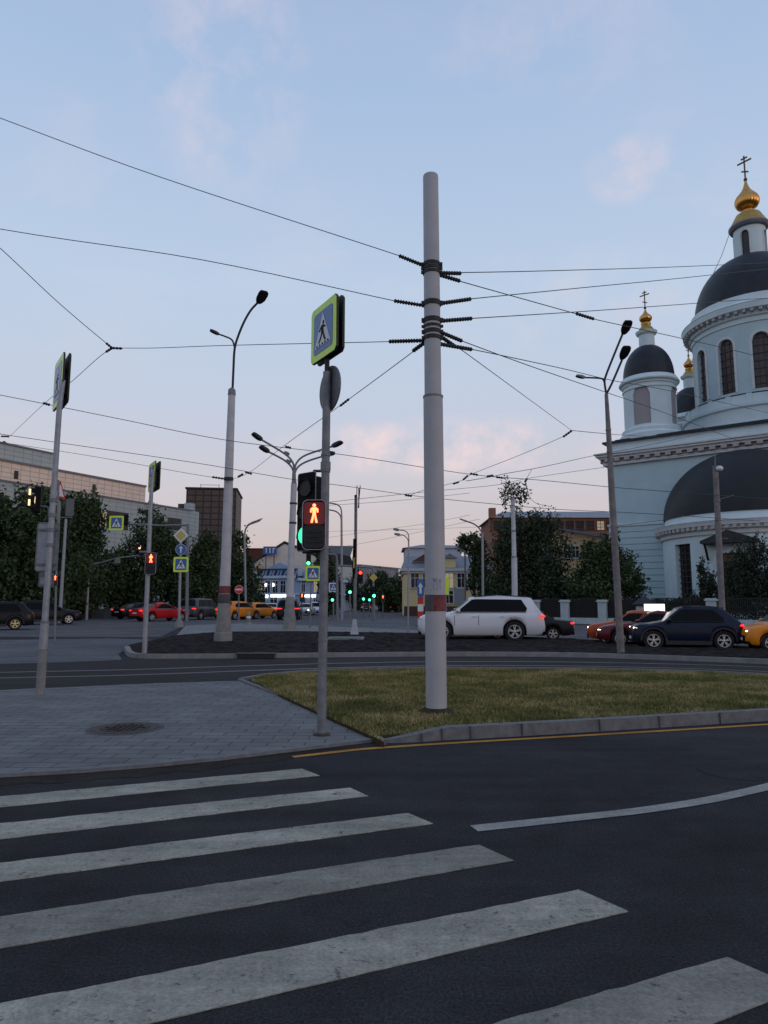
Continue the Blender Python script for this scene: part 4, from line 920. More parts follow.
def car(label, loc, yaw, kind, paint, sc=1.0, lit_head=False, lit_tail=False, rim='rim', taxi=None, name='parked_car', cat='car', white_roof=False, tailw=.22):
    k = KIND[kind]; L_, Wd, H, r = k['L'], k['W'], k['H'], k['r']; hl = L_/2; hw = Wd/2
    root = thing(name, label, cat, loc, yaw, 'cars waiting at the junction'); root.scale = (sc, sc, sc)
    xw = (hl-k['fo'], hl-k['fo']-k['wb']); sill = .24; RA = r+.07
    def lerp(x, tab):
        if x <= tab[0][0]: return tab[0][1]
        for (a, va), (b, vb) in zip(tab, tab[1:]):
            if x <= b: return va+(vb-va)*(x-a)/(b-a)
        return tab[-1][1]
    top = [(-hl, k['deck']*.62), (-hl+.05, k['deck']*.92), (-hl+k['rgb']+.03, k['deck']), (-hl+max(k['rfe'], .6), k['belt']), (hl-k['wsb'], k['hood']+.02), (hl-.75, k['hood']-.05), (hl-.25, k['nose']+.07), (hl-.07, k['nose']-.02), (hl, k['nose']-.20)]
    def zb(x):
        z = sill+(.10 if abs(x) > hl-.1 else 0)+max(0, abs(x)-hl+.45)*.12
        for w_ in xw:
            d_ = abs(x-w_)
            if d_ < RA: z = max(z, r+math.sqrt(RA*RA-d_*d_))
        return z
    xs = set([-hl, -hl+.03, -hl+.08, -hl+.16, hl, hl-.03, hl-.08, hl-.16, hl-.28]+[t[0] for t in top])
    for w_ in xw:
        for i in range(17): xs.add(round(w_-RA*math.cos(PI*i/16), 4))
        xs.add(w_-RA-.002); xs.add(w_+RA+.002)
    x = -hl
    while x < hl: xs.add(round(x, 3)); x += .16
    xs = sorted(xs); mb = MB(); ring = None; m = None; vs = []
    for x in xs:
        e = abs(x)/hl; pw = hw*(1-.055*e**4-.13*max(0, (e-.86)/.14)**2); b = zb(x); t = lerp(x, top); b = min(b, t-.03)
        pr = [(pw*.90, b), (pw*.975, min(b+.06, t-.02)), (pw, b+(t-b)*.45), (pw*.985, b+(t-b)*.74), (pw*.955, t-.05 if t-b > .12 else t-.012), (pw*.90, t), (pw*.5, t+.028), (0, t+.04)]
        row = [(x, y, z) for y, z in pr]+[(x, -y, z) for y, z in pr[-2::-1]]
        m = len(row); vs += row
    n = len(xs); fs = []
    for i in range(n-1):
        for j in range(m-1): fs.append((i*m+j, (i+1)*m+j, (i+1)*m+j+1, i*m+j+1))
    fs += [tuple(range(m)), tuple(range((n-1)*m, n*m))[::-1]]; mb.add(vs, fs)
    # cabin
    xa, xb, xc, xd = -hl+k['rgb'], -hl+k['rfe'], hl-k['wst'], hl-k['wsb']; zl = k['belt']-.06; wb_ = hw*.935; wt = hw*.74
    xm = (xb+xc)/2+.15
    prof = [(xa, k['deck']-.05), (xb, H-.10), (xb+.25, H-.045), (xm, H), (xc-.2, H-.03), (xc, H-.075), (xd, k['hood']-.03)]
    cs = MB(); vs = []; fs = []; rows = []
    def wz(z): return wb_-(wb_-wt)*max(0, (z-zl))/(H-zl)
    for (xa_, za_), (xb_, zb2) in zip(prof, prof[1:]):
        for i in range(4):
            t = i/4; rows.append((xa_+(xb_-xa_)*t, za_+(zb2-za_)*t))
    rows.append(prof[-1])
    for x, z in rows:
        zz = max(z, zl+.001); q = [(wz(zl), zl-.06), (wz(zz-.05 if zz-zl > .1 else zz), max(zl, zz-.05)), (wz(zz)-.05, zz), (wz(zz)*.5, zz+.022), (0, zz+.03)]
        row = [(x, y, z2) for y, z2 in q]+[(x, -y, z2) for y, z2 in q[-2::-1]]; m = len(row); vs += row
    for i in range(len(rows)-1):
        for j in range(m-1): fs.append((i*m+j, (i+1)*m+j, (i+1)*m+j+1, i*m+j+1))
    if white_roof:
        cs.add(vs, fs); body = mb.build('body', 'car_'+paint, root, 50); cs.build('cabin', 'car_white', root, 40)
    else: mb.add(vs, fs); body = mb.build('body', 'car_'+paint, root, 50)
    MB().box((0, 0, .52), (L_-.5, Wd-.5, .5)).build('underbody', 'black', root)
    # glazing
    zt = H-.14; up = .012
    def side(poly, s_, nm):
        g_ = MB(); pts = [(x, s_*(wz(z)+up), z) for x, z in poly]; ii = [(x, s_*(wz(z)+up-.03), z) for x, z in poly]; n_ = len(poly)
        g_.add(pts+ii, [tuple(range(n_)), tuple(range(2*n_-1, n_-1, -1))]+[(i, (i+1) % n_, (i+1) % n_+n_, i+n_) for i in range(n_)]); return g_.build(nm, 'glass', root)
    z0 = k['belt']+.01; fx = lambda z: xd-(xd-xc)*(z-k['hood']+.03)/(H-.075-k['hood']+.03)-.10
    rx = lambda z: xa+(xb-xa)*(z-k['deck']+.05)/(H-.10-k['deck']+.05)+.22
    bp = xw[1]+k['wb']*.50; cp = xw[1]+.22
    for s_ in (-1, 1):
        side([(fx(z0), z0), (fx(zt), zt), (bp+.04, zt+.02), (bp+.04, z0)], s_, 'side_window')
        side([(bp-.04, z0), (bp-.04, zt+.02), (rx(zt)+.22, zt), (rx(z0+.1)+.26, z0+.14), (rx(z0)+.38, z0)], s_, 'side_window')
        pm = MB(); pm.add([(bp-.04, s_*(wz(z0)+.016), z0), (bp+.04, s_*(wz(z0)+.016), z0), (bp+.04, s_*(wz(zt+.02)+.016), zt+.02), (bp-.04, s_*(wz(zt+.02)+.016), zt+.02)], [(0, 1, 2, 3)]); pm.build('door_pillar', 'black', root)
        cpx = bp-k['wb']*.36; pm = MB(); pm.add([(cpx-.03, s_*(wz(z0)+.016), z0), (cpx+.03, s_*(wz(z0)+.016), z0), (cpx+.0, s_*(wz(zt)+.016), zt), (cpx-.06, s_*(wz(zt)+.016), zt)], [(0, 1, 2, 3)]); pm.build('door_pillar', 'black', root)
        fr = MB(); fr.tube([(fx(z0)+.05, s_*(wz(z0)+.012), z0-.02), (rx(z0)+.36, s_*(wz(z0)+.012), z0-.02)], .016, 6); fr.build('window_trim', 'dark' if k['clad'] else 'galv', root)
    def slope(x0, z0_, x1, z1_, nm, sgn):
        d_ = Vector((x1-x0, 0, z1_-z0_)).normalized(); nn = Vector((d_.z, 0, -d_.x))*sgn*.016
        a, b = .14, .90; pa = Vector((x0+(x1-x0)*a, 0, z0_+(z1_-z0_)*a)); pb = Vector((x0+(x1-x0)*b, 0, z0_+(z1_-z0_)*b))
        g_ = MB(); wa, wb2 = wz(max(pa.z, zl))-.07, wz(pb.z)-.09
        q = []
        for p, w_ in ((pa, wa), (pb, wb2)):
            for j in (-1, -.5, 0, .5, 1): q.append((p.x+nn.x, w_*j, p.z+nn.z+.03*(1-abs(j))))
        g_.add(q, [(j, j+1, j+6, j+5) for j in range(4)]); return g_.build(nm, 'glass', root, 60)
    slope(xd, k['hood']-.03, xc, H-.075, 'windshield', 1); slope(xa, k['deck']-.05, xb, H-.10, 'rear_window', -1)
    # wheels
    for x in xw:
        for s_ in (-1, 1):
            w_ = bpy.data.objects.new('wheel', None); COL.objects.link(w_); w_.parent = root; w_.location = (x, s_*(hw-.13), r)
            ty = MB(); vs_ = []
            tp = [(r*.66, -.10), (r*.93, -.11), (r, -.08), (r, .08), (r*.93, .11), (r*.66, .10), (r*.66, -.10)]
            b_ = MB(); b_.lathe(tp, (0, 0, 0), 28); ty.add([(v[0], v[2], v[1]) for v in b_.v], [f[::-1] for f in b_.f]); ty.build('tyre', 'tyre', w_, 40)
            ri = MB(); b_ = MB(); b_.lathe([(r*.68, .07), (r*.62, .085), (r*.62, .03), (0, .03)], (0, 0, 0), 28); ri.add([(v[0], s_*v[2], v[1]) for v in b_.v], b_.f)
            ri.build('rim_well', 'black', w_, 40)
            sp_ = MB(); b_ = MB(); b_.lathe([(r*.70, .06), (r*.68, .095), (r*.60, .095), (r*.59, .04)], (0, 0, 0), 28); sp_.add([(v[0], s_*v[2], v[1]) for v in b_.v], b_.f)
            for i in range(10):
                a = 2*PI*(i//2)/5+(.16 if i % 2 else -.16)+.3; sp_.box((math.cos(a)*r*.34, s_*.078, math.sin(a)*r*.34), (r*.56, .03, .035), mtx=Matrix.Rotation(-a, 4, 'Y'))
            sp_.ball((0, s_*.085, 0), (r*.14, .02, r*.14), 10, 5); sp_.build('rim', rim, w_, 40)
    # lamps, plates, trim
    for s_ in (-1, 1):
        h_ = MB(); h_.ball((hl-.19, s_*(hw-.31), k['nose']-.06), (.16, .22, .06), 14, 8); h_.build('headlight', 'head' if lit_head else 'headd', root, 60)
        tz = k['deck']-.16; t_ = MB(); t_.ball((-hl+.10, s_*(hw-.24), tz), (.12, tailw, .058), 12, 8); t_.build('tail_light', 'tail' if lit_tail else 'taild', root, 60)
        m_ = MB(); m_.ball((xd-.28, s_*(hw+.06), k['belt']+.06), (.09, .13, .085), 10, 6); m_.build('mirror', 'car_'+paint, root, 60)
        sm = MB()
        for x in (bp-.02, min(fx(z0)+.25, xw[0]-RA-.04), max(cp-.1, xw[1]+RA*.3)):
            sm.add([(x-.009, s_*(hw*.985+.004), k['belt']-.13), (x+.009, s_*(hw*.985+.004), k['belt']-.13), (x+.009, s_*(hw+.003), .62), (x-.009, s_*(hw+.003), .62)], [(0, 1, 2, 3)])
        sm.build('door_seam', 'dark', root)
        for x in (bp+.14, bp-k['wb']*.36+.1):
            d_ = MB(); d_.box((x, s_*(hw*.985+.008), k['belt']-.17), (.20, .03, .035)); d_.build('door_handle', 'dark' if k['clad'] else 'car_'+paint, root)
        if k['clad']:
            c_ = MB(); c_.box((xw[1]+k['wb']/2, s_*(hw*.975-.03), .30), (k['wb']-2*RA, .10, .16))
            for x in xw:
                pts = [(x+(RA+.03)*math.cos(PI*i/14), s_*(hw-.045), r+(RA+.03)*math.sin(PI*i/14)) for i in range(15)]; c_.tube(pts, .05, 6)
            c_.build('cladding', 'cladding', root, 40)
    b_ = MB(); b_.box((hl-.03, 0, .50), (.08, 1.05, .20)).box((hl-.05, 0, .33), (.10, 1.35, .10)).box((-hl+.05, 0, .36), (.12, 1.4, .16)); b_.build('grille', 'black', root)
    b_ = MB(); b_.box((hl+.02, 0, .47), (.02, .52, .11)); b_.box((-hl-.015, 0, k['deck']-.30 if kind != 'sedan' else .66), (.02, .52, .11)); b_.build('number_plate', 'plateW', root)
    b_ = MB(); b_.tube([(-hl+k['rfe']-.02, hw*.6, H-.06), (-hl+k['rfe']-.02, -hw*.6, H-.06)], .03, 6)
    if kind in ('suv', 'bigsuv', 'coupesuv'):
        for s_ in (-1, 1): b_.tube([(xc-.1, s_*(wt-.03), H-.02), (xm, s_*(wt-.03), H+.035), (xb+.15, s_*(wt-.03), H-.03)], .022, 6)
    b_.build('roof_trim', 'dark', root)
    if taxi:
        t_ = MB(); t_.box((xm+.1, 0, H+.16), (.80, .34, .24)); t_.box((xm+.1, 0, H+.02), (.8, .34, .06)); t_.build('roof_sign', taxi, root)
    return root
def gp(x, y): q = G(x, y); return (q.x, q.y, .004)
def yw(deg): return math.radians(deg)
ch = math.degrees(FA)     # the street along the churchyard
car('white full size SUV standing behind the main pole on the far carriageway', gp(480, 640.5), yw(180-3), 'bigsuv', 'white', 1.06, lit_tail=True, tailw=.34, rim='rim')
car('dark sedan half hidden behind the tail of the white SUV', gp(527, 639.5), yw(180-14), 'sedan', 'drk', .86, lit_tail=True)
car('dark navy crossover waiting right of the three headed lamp', gp(685, 649), yw(180-12), 'coupesuv', 'navy', .84, lit_head=True, lit_tail=True)
car('dark maroon taxi with a lit white roof sign beyond the navy crossover', gp(655, 646), yw(180-16), 'sedan', 'maroon', .88, lit_head=True, taxi='taxil')
car('orange hatchback with lit headlights left of the tall three headed lamp', gp(634, 644), yw(180-16), 'hatch', 'org', .86, lit_head=True)
car('yellow taxi with white roof at the right edge of the photo', gp(801, 651.5), yw(180-10), 'minivan_taxi', 'taxi', .88, lit_head=True, white_roof=True)
car('dark grey crossover with bronze wheels cut by the left edge', gp(-10, 630), yw(210), 'suv', 'blk', .98, rim='rimg')
car('black crossover with red tail light passing behind the left sign post', gp(45, 624.5), yw(33), 'suv', 'blk', 1.04, lit_tail=True)
car('black sedan with lit tail lights left of the red sedan', gp(138, 619), yw(58), 'sedan', 'blk', 1.10, lit_tail=True)
car('bright red sedan with lit tail lights behind the left crossing post', gp(160, 621), yw(52), 'sedan', 'red', 1.10, lit_tail=True)
car('dark grey minivan seen from behind left of the banded mast', gp(201, 619.5), yw(72), 'van', 'gry', 1.12, lit_tail=True)
car('yellow taxi with lit brake light just right of the banded mast', gp(239, 619.5), yw(58), 'hatch', 'taxi', 1.15, lit_tail=True)
car('second yellow taxi partly behind the one beside the banded mast', gp(259, 618.5), yw(55), 'hatch', 'taxi', 1.08)
car('dark hatchback beyond the two yellow taxis', gp(267, 614), yw(70), 'hatch', 'drk', 1.1)
car('pale car with lit headlights facing us beside the black SUV', gp(271, 615), yw(-84), 'sedan', 'pear', 1.05, lit_head=True)
car('black SUV with bright red tail lights behind the four armed lamp base', gp(289, 619.5), yw(94), 'bigsuv', 'blk', 1.08, lit_tail=True, tailw=.36)
car('white sedan with lit headlights right of the black SUV', gp(306, 615.5), yw(-92), 'sedan', 'pear', 1.05, lit_head=True)
car('white van behind the crossing sign near the corner house', gp(315, 614.5), yw(-85), 'van', 'white', .95)
car('small red car parked far down the street', gp(392, 612.3), yw(100), 'hatch', 'red', 1.0, lit_tail=True)
car('white car parked far down the street beside the red one', gp(400, 612), yw(95), 'hatch', 'white', 1.0)
car('dark car far down the street under the low green lights', gp(366, 612), yw(92), 'sedan', 'drk', 1.0, lit_tail=True)
# ------------------------------------------------------------------ posts and lamps
def stand(x, y, z0): return G(x, y, z0)
class Post:                                       # a thing standing at a pixel, with helpers in its local frame
    def __init__(s, name, label, cat, bx, by, z0=0.0, Y=None, group=None):
        s.o = P(bx, by, Y) if Y else G(bx, by, z0)
        if Y: s.o.z = z0
        s.r = thing(name, label, cat, s.o, 0, group); s.Y = s.o.y
    def l(s, x, y, dY=0.0): return P(x, y, s.Y+dY)-s.o
    def rad(s, y, px): v = s.l(384, y); return px/2*(s.Y*CP+(v.z+s.o.z-EYE)*SP)/FPX
    def w(s, x, y, dY=0.0): return P(x, y, s.Y+dY)
class Split(MB):
    def build(s, name, m, parent=None, smooth=None, loc=None):     # one part per separate piece
        par = list(range(len(s.v)))
        def fd(i):
            while par[i] != i: par[i] = par[par[i]]; i = par[i]
            return i
        for f in s.f:
            for q in f[1:]: par[fd(q)] = fd(f[0])
        gr = {}
        for f in s.f: gr.setdefault(fd(f[0]), []).append(f)
        for fs in gr.values():
            ids = sorted({q for f in fs for q in f}); mp = {q: i for i, q in enumerate(ids)}; b = MB(); b.add([s.v[q] for q in ids], [tuple(mp[q] for q in f) for f in fs]); b.build(name, m, parent, smooth, loc)
def ringb(mb, a, b, t, r, h, n=20):               # band round a slightly leaning pole
    c = a.lerp(b, t); d_ = (b-a).normalized(); mb.tube([c-d_*h/2, c+d_*h/2], r, n); return mb
# main span wire pole
mp_ = Post('span_pole', 'thick pale grey steel pole with clamps and a faded red band standing on the grass', 'pole', 436.5, 711, LZ)
A, T = Vector((0, 0, 0)), mp_.l(430.6, 176)
def on(y): 
    z = mp_.l(430, y).z; return A.lerp(T, z/T.z)
r0 = .138; seg = [(711, r0), (640, r0), (520, r0*.985), (398, .128)]
k398 = on(397)
MB().tube([A-Vector((0, 0, .1)), on(560), k398], [.150, .150, .146], 28).build('lower_section', 'pole', mp_.r, 40)
mb = MB(); mb.tube([k398, on(300), T-Vector((0, 0, .03)), T], [.128, .124, .120, .116], 28); mb.build('upper_section', 'pole', mp_.r, 40)
ringb(MB(), A, T, k398.z/T.z, .152, .03, 28).build('collar', 'galvd', mp_.r, 40)
ringb(MB(), A, T, on(603).z/T.z, .1525, .235, 28).build('painted_band', ['redband'], mp_.r, 40)
g1 = MB(); g1.lathe([(.1545, -.118), (.1545, .118)], on(603), 14, PI*1.08, PI*1.42); g1.build('painted_band', 'greyband', mp_.r)
MB().lathe([(.30, -.02), (.24, .02), (.17, .045), (.15, .05)], (0, 0, 0), 20).build('soil_collar', 'soil', mp_.r, 40)
st = MB(); q = on(584); st.lathe([(.1535, -.085), (.1535, .085)], (q.x, q.y, q.z), 10, PI*1.42, PI*1.66); st.build('sticker', 'plate', mp_.r)
for y, h_ in ((265, .05), (269, .05), (273, .045), (304, .075), (321, .07), (327, .04), (332.5, .06), (338.5, .06)):
    mb = ringb(MB(), A, T, on(y).z/T.z, .138, h_, 24); q = on(y); mb.box((q.x+.14, q.y-.03, q.z), (.05, .04, h_*.9)).box((q.x-.14, q.y-.02, q.z), (.05, .04, h_*.9)); mb.build('clamp', 'dark', mp_.r, 40)
# ---- signs
def walker(s_):      # striding pedestrian, unit square coordinates, several convex pieces
    return [[(.0, .62), (.07, .66), (.09, .60), (.05, .57)]]
def crossing_faces(mb_w, mb_k, o, ux, nn, s, kids=True):
    up = Vector((0, 0, 1))
    mb_w.plate([(-s*.34, -s*.30), (s*.34, -s*.30), (0, s*.36)], o+nn*.006, ux, up, .004)
    q = o+nn*.010
    def pl(pts): mb_k.plate([(a*s, b*s) for a, b in pts], q, ux, up, .004)
    pl([(.00, .16), (.045, .19), (.075, .155), (.045, .11), (.01, .12)])
    pl([(-.06, .10), (.03, .115), (.05, -.04), (-.05, -.04)])
    pl([(-.05, -.04), (.01, -.04), (-.06, -.16), (-.15, -.235), (-.18, -.21), (-.10, -.13)])
    pl([(.0, -.04), (.05, -.04), (.09, -.13), (.15, -.22), (.10, -.235), (.04, -.14)])
    pl([(-.06, .10), (-.04, .06), (-.13, -.01), (-.155, .02)]); pl([(.03, .11), (.04, .06), (.12, .02), (.135, .05)])
    for i in range(5): x = -.24+.12*i; pl([(x-.03, -.285), (x+.03, -.285), (x+.025, -.255), (x-.025, -.255)])
def square_sign(name, label, o, az, s, border=True, double=.0, group='pedestrian crossing signs', mirror=False):
    # az: direction the face looks to (radians from +x)
    nn = Vector((math.cos(az), math.sin(az), 0)); ux = Vector((-nn.y, nn.x, 0)); up = Vector((0, 0, 1)); Z = Vector((0, 0, 0))
    root = thing(name, label, 'sign', o, 0, group)
    def rr(w): c = w*.06; h = w/2; return [(-h+c, -h), (h-c, -h), (h, -h+c), (h, h-c), (h-c, h), (-h+c, h), (-h, h-c), (-h, -h+c)]
    for k in ([1, -1] if double else [1]):
        q = nn*(double/2*k); n2 = nn*k; u2 = ux*k
        MB().plate(rr(s), q, u2, up, .03).build('backing', 'dark' if double else 'signback', root)
        MB().plate(rr(s*.985), q+n2*.017, u2, up, .006).build('border', 'signyel' if border else 'signwhite', root)
        MB().plate(rr(s*.74), q+n2*.022, u2, up, .006).build('panel', 'signblue', root)
        w_, k_ = MB(), MB(); crossing_faces(w_, k_, q+n2*.022, u2, n2, s*.9); w_.build('triangle', 'signwhite', root); k_.build('pedestrian_symbol', 'black', root)
    if double:
        b_ = MB()
        for z in (-.25, .25): b_.plate([(-.05, -.02), (.05, -.02), (.05, .02), (-.05, .02)], up*z*s, ux, up, double)
        b_.build('bracket', 'dark', root)
    return root
def azim(a, b): return math.atan2(b, a)
# second post with crossing sign and signals
sp2 = Post('sign_post', 'slim grey post carrying a double crossing sign and red pedestrian signal at the grass edge', 'post', 321.5, 735, .03)
T2 = sp2.l(327, 372)
MB().tube([(0, 0, -.05), T2], [.056, .05], 20).build('post', 'galvd', sp2.r, 40)
mb = Split(); 
for y in (455, 471, 548, 600, 640): ringb(mb, Vector((0, 0, 0)), T2, sp2.l(325, y).z/T2.z, .061, .03)
ringb(mb, Vector((0, 0, 0)), T2, sp2.l(325, 466).z/T2.z, .064, .10); mb.build('clamp', 'galvd', sp2.r, 40)
MB().lathe([(.10, 0), (.10, .02), (.06, .03)], (0, 0, 0), 20).build('base_plate', 'rust', sp2.r)
az2 = azim(-.86, -.51); n2 = Vector((-.86, -.51, 0))
square_sign('crossing_sign', 'big lime bordered crossing sign on top of the nearest slim post', P(327.6, 331, sp2.Y), az2, .74, double=.085)
MB().tube([T2-Vector((0, 0, .05)), T2+Vector((.0, .0, .75))], .032, 12).build('top_bracket', 'dark', sp2.r)
def round_sign(name, label, o, az, d_, face, arrow=True, showback=True, group=None):
    nn = Vector((math.cos(az), math.sin(az), 0)); ux = Vector((-nn.y, nn.x, 0)); up = Vector((0, 0, 1)); root = thing(name, label, 'sign', o, 0, group)
    ci = lambda r_: [(r_*math.cos(2*PI*i/28), r_*math.sin(2*PI*i/28)) for i in range(28)]
    MB().plate(ci(d_/2), (0, 0, 0), ux, up, .02).build('backing', 'signback', root)
    MB().plate(ci(d_/2*.97), nn*.012, ux, up, .006).build('border', 'signwhite', root); MB().plate(ci(d_/2*.92), nn*.016, ux, up, .006).build('panel', face, root)
    if arrow: MB().plate([(-.035*d_/.6, -.18*d_/.6), (.035*d_/.6, -.18*d_/.6), (.035*d_/.6, .05*d_/.6), (.11*d_/.6, .05*d_/.6), (0, .2*d_/.6), (-.11*d_/.6, .05*d_/.6), (-.035*d_/.6, .05*d_/.6)], nn*.021, ux, up, .006).build('arrow', 'signwhite', root)
    b_ = MB(); b_.plate([(-.03, -d_*.46), (.03, -d_*.46), (.03, d_*.46), (-.03, d_*.46)], nn*-.022, ux, up, .024); b_.build('rail', 'galvd', root)
    return root
round_sign('round_sign', 'round sign seen from its grey back under the big crossing sign', P(330, 389, sp2.Y+.07), azim(.86, .50), .60, 'signblue')
# ---- signals
def ped_man(mb, o, ux, nn, h):
    up = Vector((0, 0, 1)); q = o
    def pl(pts): mb.plate([(a*h, b*h) for a, b in pts], q, ux, up, .006)
    mb.plate([(.085*h*math.cos(2*PI*i/12), .40*h+.085*h*math.sin(2*PI*i/12)) for i in range(12)], q, ux, up, .006)
    pl([(-.10, .30), (.10, .30), (.20, .22), (.21, .05), (.14, .03), (.12, .14), (.09, .15), (.085, -.08), (-.085, -.08), (-.09, .15), (-.12, .14), (-.14, .03), (-.21, .05), (-.20, .22)])
    pl([(-.085, -.08), (.0, -.08), (-.07, -.48), (-.18, -.48)]); pl([(.0, -.08), (.085, -.08), (.18, -.48), (.07, -.48)])
def rrect(w, h, c, n=5):
    out = []
    for cx_, cy_, a0 in ((w/2-c, h/2-c, 0), (-w/2+c, h/2-c, PI/2), (-w/2+c, -h/2+c, PI), (w/2-c, -h/2+c, 1.5*PI)):
        for i in range(n+1): out.append((cx_+c*math.cos(a0+PI/2*i/n), cy_+c*math.sin(a0+PI/2*i/n)))
    return out
def ped_signal(label, o, az, w, h, lit='red', group='pedestrian signals', detail=True):
    nn = Vector((math.cos(az), math.sin(az), 0)); ux = Vector((-nn.y, nn.x, 0)); up = Vector((0, 0, 1)); root = thing('pedestrian_signal', label, 'traffic light', o, 0, group)
    Z = Vector((0, 0, 0))
    MB().plate(rrect(w, h, w*.22), nn*-.06, ux, up, .14).build('housing', 'black', root)
    rim_ = MB(); pts = rrect(w*1.0, h*1.0, w*.22); vs = [nn*.03+ux*a+up*b for a, b in pts]; rim_.tube(vs+[vs[0]], w*.022, 6, False); rim_.build('rim', 'galv', root)
    MB().plate(rrect(w*.90, h*.45, w*.12), nn*.006+up*h*.235, ux, up, .02).build('lens', 'redbox' if lit == 'red' else 'lensoff', root)
    MB().plate(rrect(w*.90, h*.45, w*.12), nn*.006-up*h*.235, ux, up, .02).build('lens', 'lensoff' if lit == 'red' else 'green', root)
    if lit == 'red':
        m_ = MB(); ped_man(m_, nn*.022+up*h*.235, ux, nn, h*.40); m_.build('standing_figure', 'redman', root)
        if detail:
            m_ = MB()
            for i in (-1, 0, 1): m_.plate([(-.012+i*w*.22, -h*.38), (.012+i*w*.22, -h*.38), (.012+i*w*.22, -h*.10), (-.012+i*w*.22, -h*.10)], nn*.02, ux, up, .012)
            for i in (-1, 0, 1): m_.plate([(-w*.33, -h*.235+i*h*.1-.01), (w*.33, -h*.235+i*h*.1-.01), (w*.33, -h*.235+i*h*.1+.01), (-w*.33, -h*.235+i*h*.1+.01)], nn*.022, ux, up, .012)
            m_.build('louvre', 'dark', root)
    return root
ps = ped_signal('nearest pedestrian signal showing a bright red standing figure', P(314.3, 525, sp2.Y-.06), azim(-.05, -1), .285, .615)
def traffic_signal(label, o, az, s=1.0, lit='green', plate=True, group='vehicle traffic lights', lenses=3, glow='green', vis=.14, wd=.34):
    nn = Vector((math.cos(az), math.sin(az), 0)); ux = Vector((-nn.y, nn.x, 0)); up = Vector((0, 0, 1)); root = thing('traffic_light', label, 'traffic light', o, 0, group)
    H_ = .315*lenses*s
    MB().plate(rrect(wd*s, H_, .05*s), nn*-.08*s, ux, up, .18*s).build('housing', 'black', root)
    if plate:
        MB().plate(rrect((wd+.06)*s, H_+.08*s, .03*s), nn*.0, ux, up, .012).build('backplate', 'black', root)
        e_ = MB(); v_ = [ux*a+up*b for a, b in rrect((wd+.06)*s, H_+.08*s, .03*s)]; e_.tube(v_+[v_[0]], .008*s, 5, False); e_.build('backplate_edge', 'galv', root)
    for i in range(lenses):
        z = H_/2-.158*s-.315*s*i; on_ = {'red': 0, 'amber': 1, 'green': lenses-1}.get(lit, -1) == i
        ci = [(min(.125, wd*.42)*s*math.cos(2*PI*j/24), min(.125, wd*.42)*s*math.sin(2*PI*j/24)) for j in range(24)]
        MB().plate(ci, nn*.02*s+up*z, ux, up, .03*s).build('lens', ({'red': 'red', 'green': glow, 'amber': 'amber'}[lit]) if on_ else 'lensoff', root)
        v = MB(); a_ = [nn*.03*s+up*z+ux*(min(.14, wd*.46)*s*math.cos(t))+up*(min(.14, wd*.46)*s*math.sin(t)) for t in [PI*j/12-.2+j*.033 for j in range(13)]]; b_ = [p+nn*vis*s-up*.02*s for p in a_]
        v.add(a_+b_, [(j, j+1, j+14, j+13) for j in range(12)]); v.build('visor', 'black', root)
    return root
ts = traffic_signal('large three lens traffic light with green lit behind the nearest pedestrian signal', P(306.5, 511.5, sp2.Y+.22), azim(-.64, -.77), .98, 'green', vis=.03, wd=.27)
br = MB(); br.tube([sp2.l(325, 471), P(314, 471, sp2.Y+.2)-sp2.o], .018, 8); br.tube([sp2.l(325, 551), P(303, 552, sp2.Y+.15)-sp2.o], .022, 8)
br.tube([sp2.l(325, 540), sp2.l(314, 540, .06)], .02, 8); br.tube([sp2.l(325, 506), sp2.l(314, 506, .06)], .02, 8); br.build('signal_bracket', 'dark', sp2.r)
# left sign post with double crossing sign
sp1 = Post('sign_post', 'leftmost grey sign post with a sleeve near its foot on the paving', 'post', 40, 694, .03)
T1 = sp1.l(59.5, 406)
j1 = Vector((0, 0, 0)).lerp(T1, sp1.l(46, 622).z/T1.z); j2 = Vector((0, 0, 0)).lerp(T1, sp1.l(44, 650).z/T1.z)
MB().tube([(0, 0, -.05), j2], [.075, .074], 18).build('foot_sleeve', 'concrete', sp1.r, 40)
MB().tube([j2, j1], [.073, .07], 18).build('sleeve', 'galv', sp1.r, 40); MB().tube([j1, T1, T1+Vector((.02, .05, .5))], [.056, .048, .04], 18).build('post', 'galv', sp1.r, 40)
mb = Split()
for t in (j1, j2): ringb(mb, Vector((0, 0, 0)), T1, t.z/T1.z, .077, .035)
for y in (515, 530, 545, 500): ringb(mb, Vector((0, 0, 0)), T1, sp1.l(50, y).z/T1.z, .068, .06)
mb.build('clamp', 'galvd', sp1.r, 40)
ux1 = Vector((-.56, .83, 0)); nv = P(66.3, 376.5, sp1.Y+.05)
square_sign('crossing_sign', 'leftmost double crossing sign seen almost edge on', nv+ux1*.46, azim(-.83, -.56), .95, double=.10)
# plates fixed to the left post, seen from behind
def backplate(label, x0, y0, x1, y1, post, dY=-.0, az=None, c=.03, m='galv', side=None, name='sign_plate'):
    a, b = post.w(x0, y0, dY), post.w(x1, y1, dY); cx_ = (a+b)/2; root = thing(name, label, 'sign', cx_, 0, None); w_, h_ = abs(b.x-a.x), abs(a.z-b.z)
    MB().plate(rrect(w_, h_, min(w_, h_)*.12), (0, 0, 0), (1, 0, 0), (0, 0, 1), .025).build('plate', m, root)
    e_ = MB(); v_ = [Vector((p, -.012, q)) for p, q in rrect(w_, h_, min(w_, h_)*.12)]; e_.tube(v_+[v_[0]], .012, 5, False); e_.build('rim', 'galvd', root)
    s_ = MB()
    for z in (-.36, .36): s_.box((0, -.03, h_*z), (w_*.9, .03, .035))
    s_.build('stiffener', 'galvd', root)
    return root
backplate('tall rectangular sign plate seen from behind on the leftmost post', 38.5, 523, 57, 571, sp1, .10, m='galv')
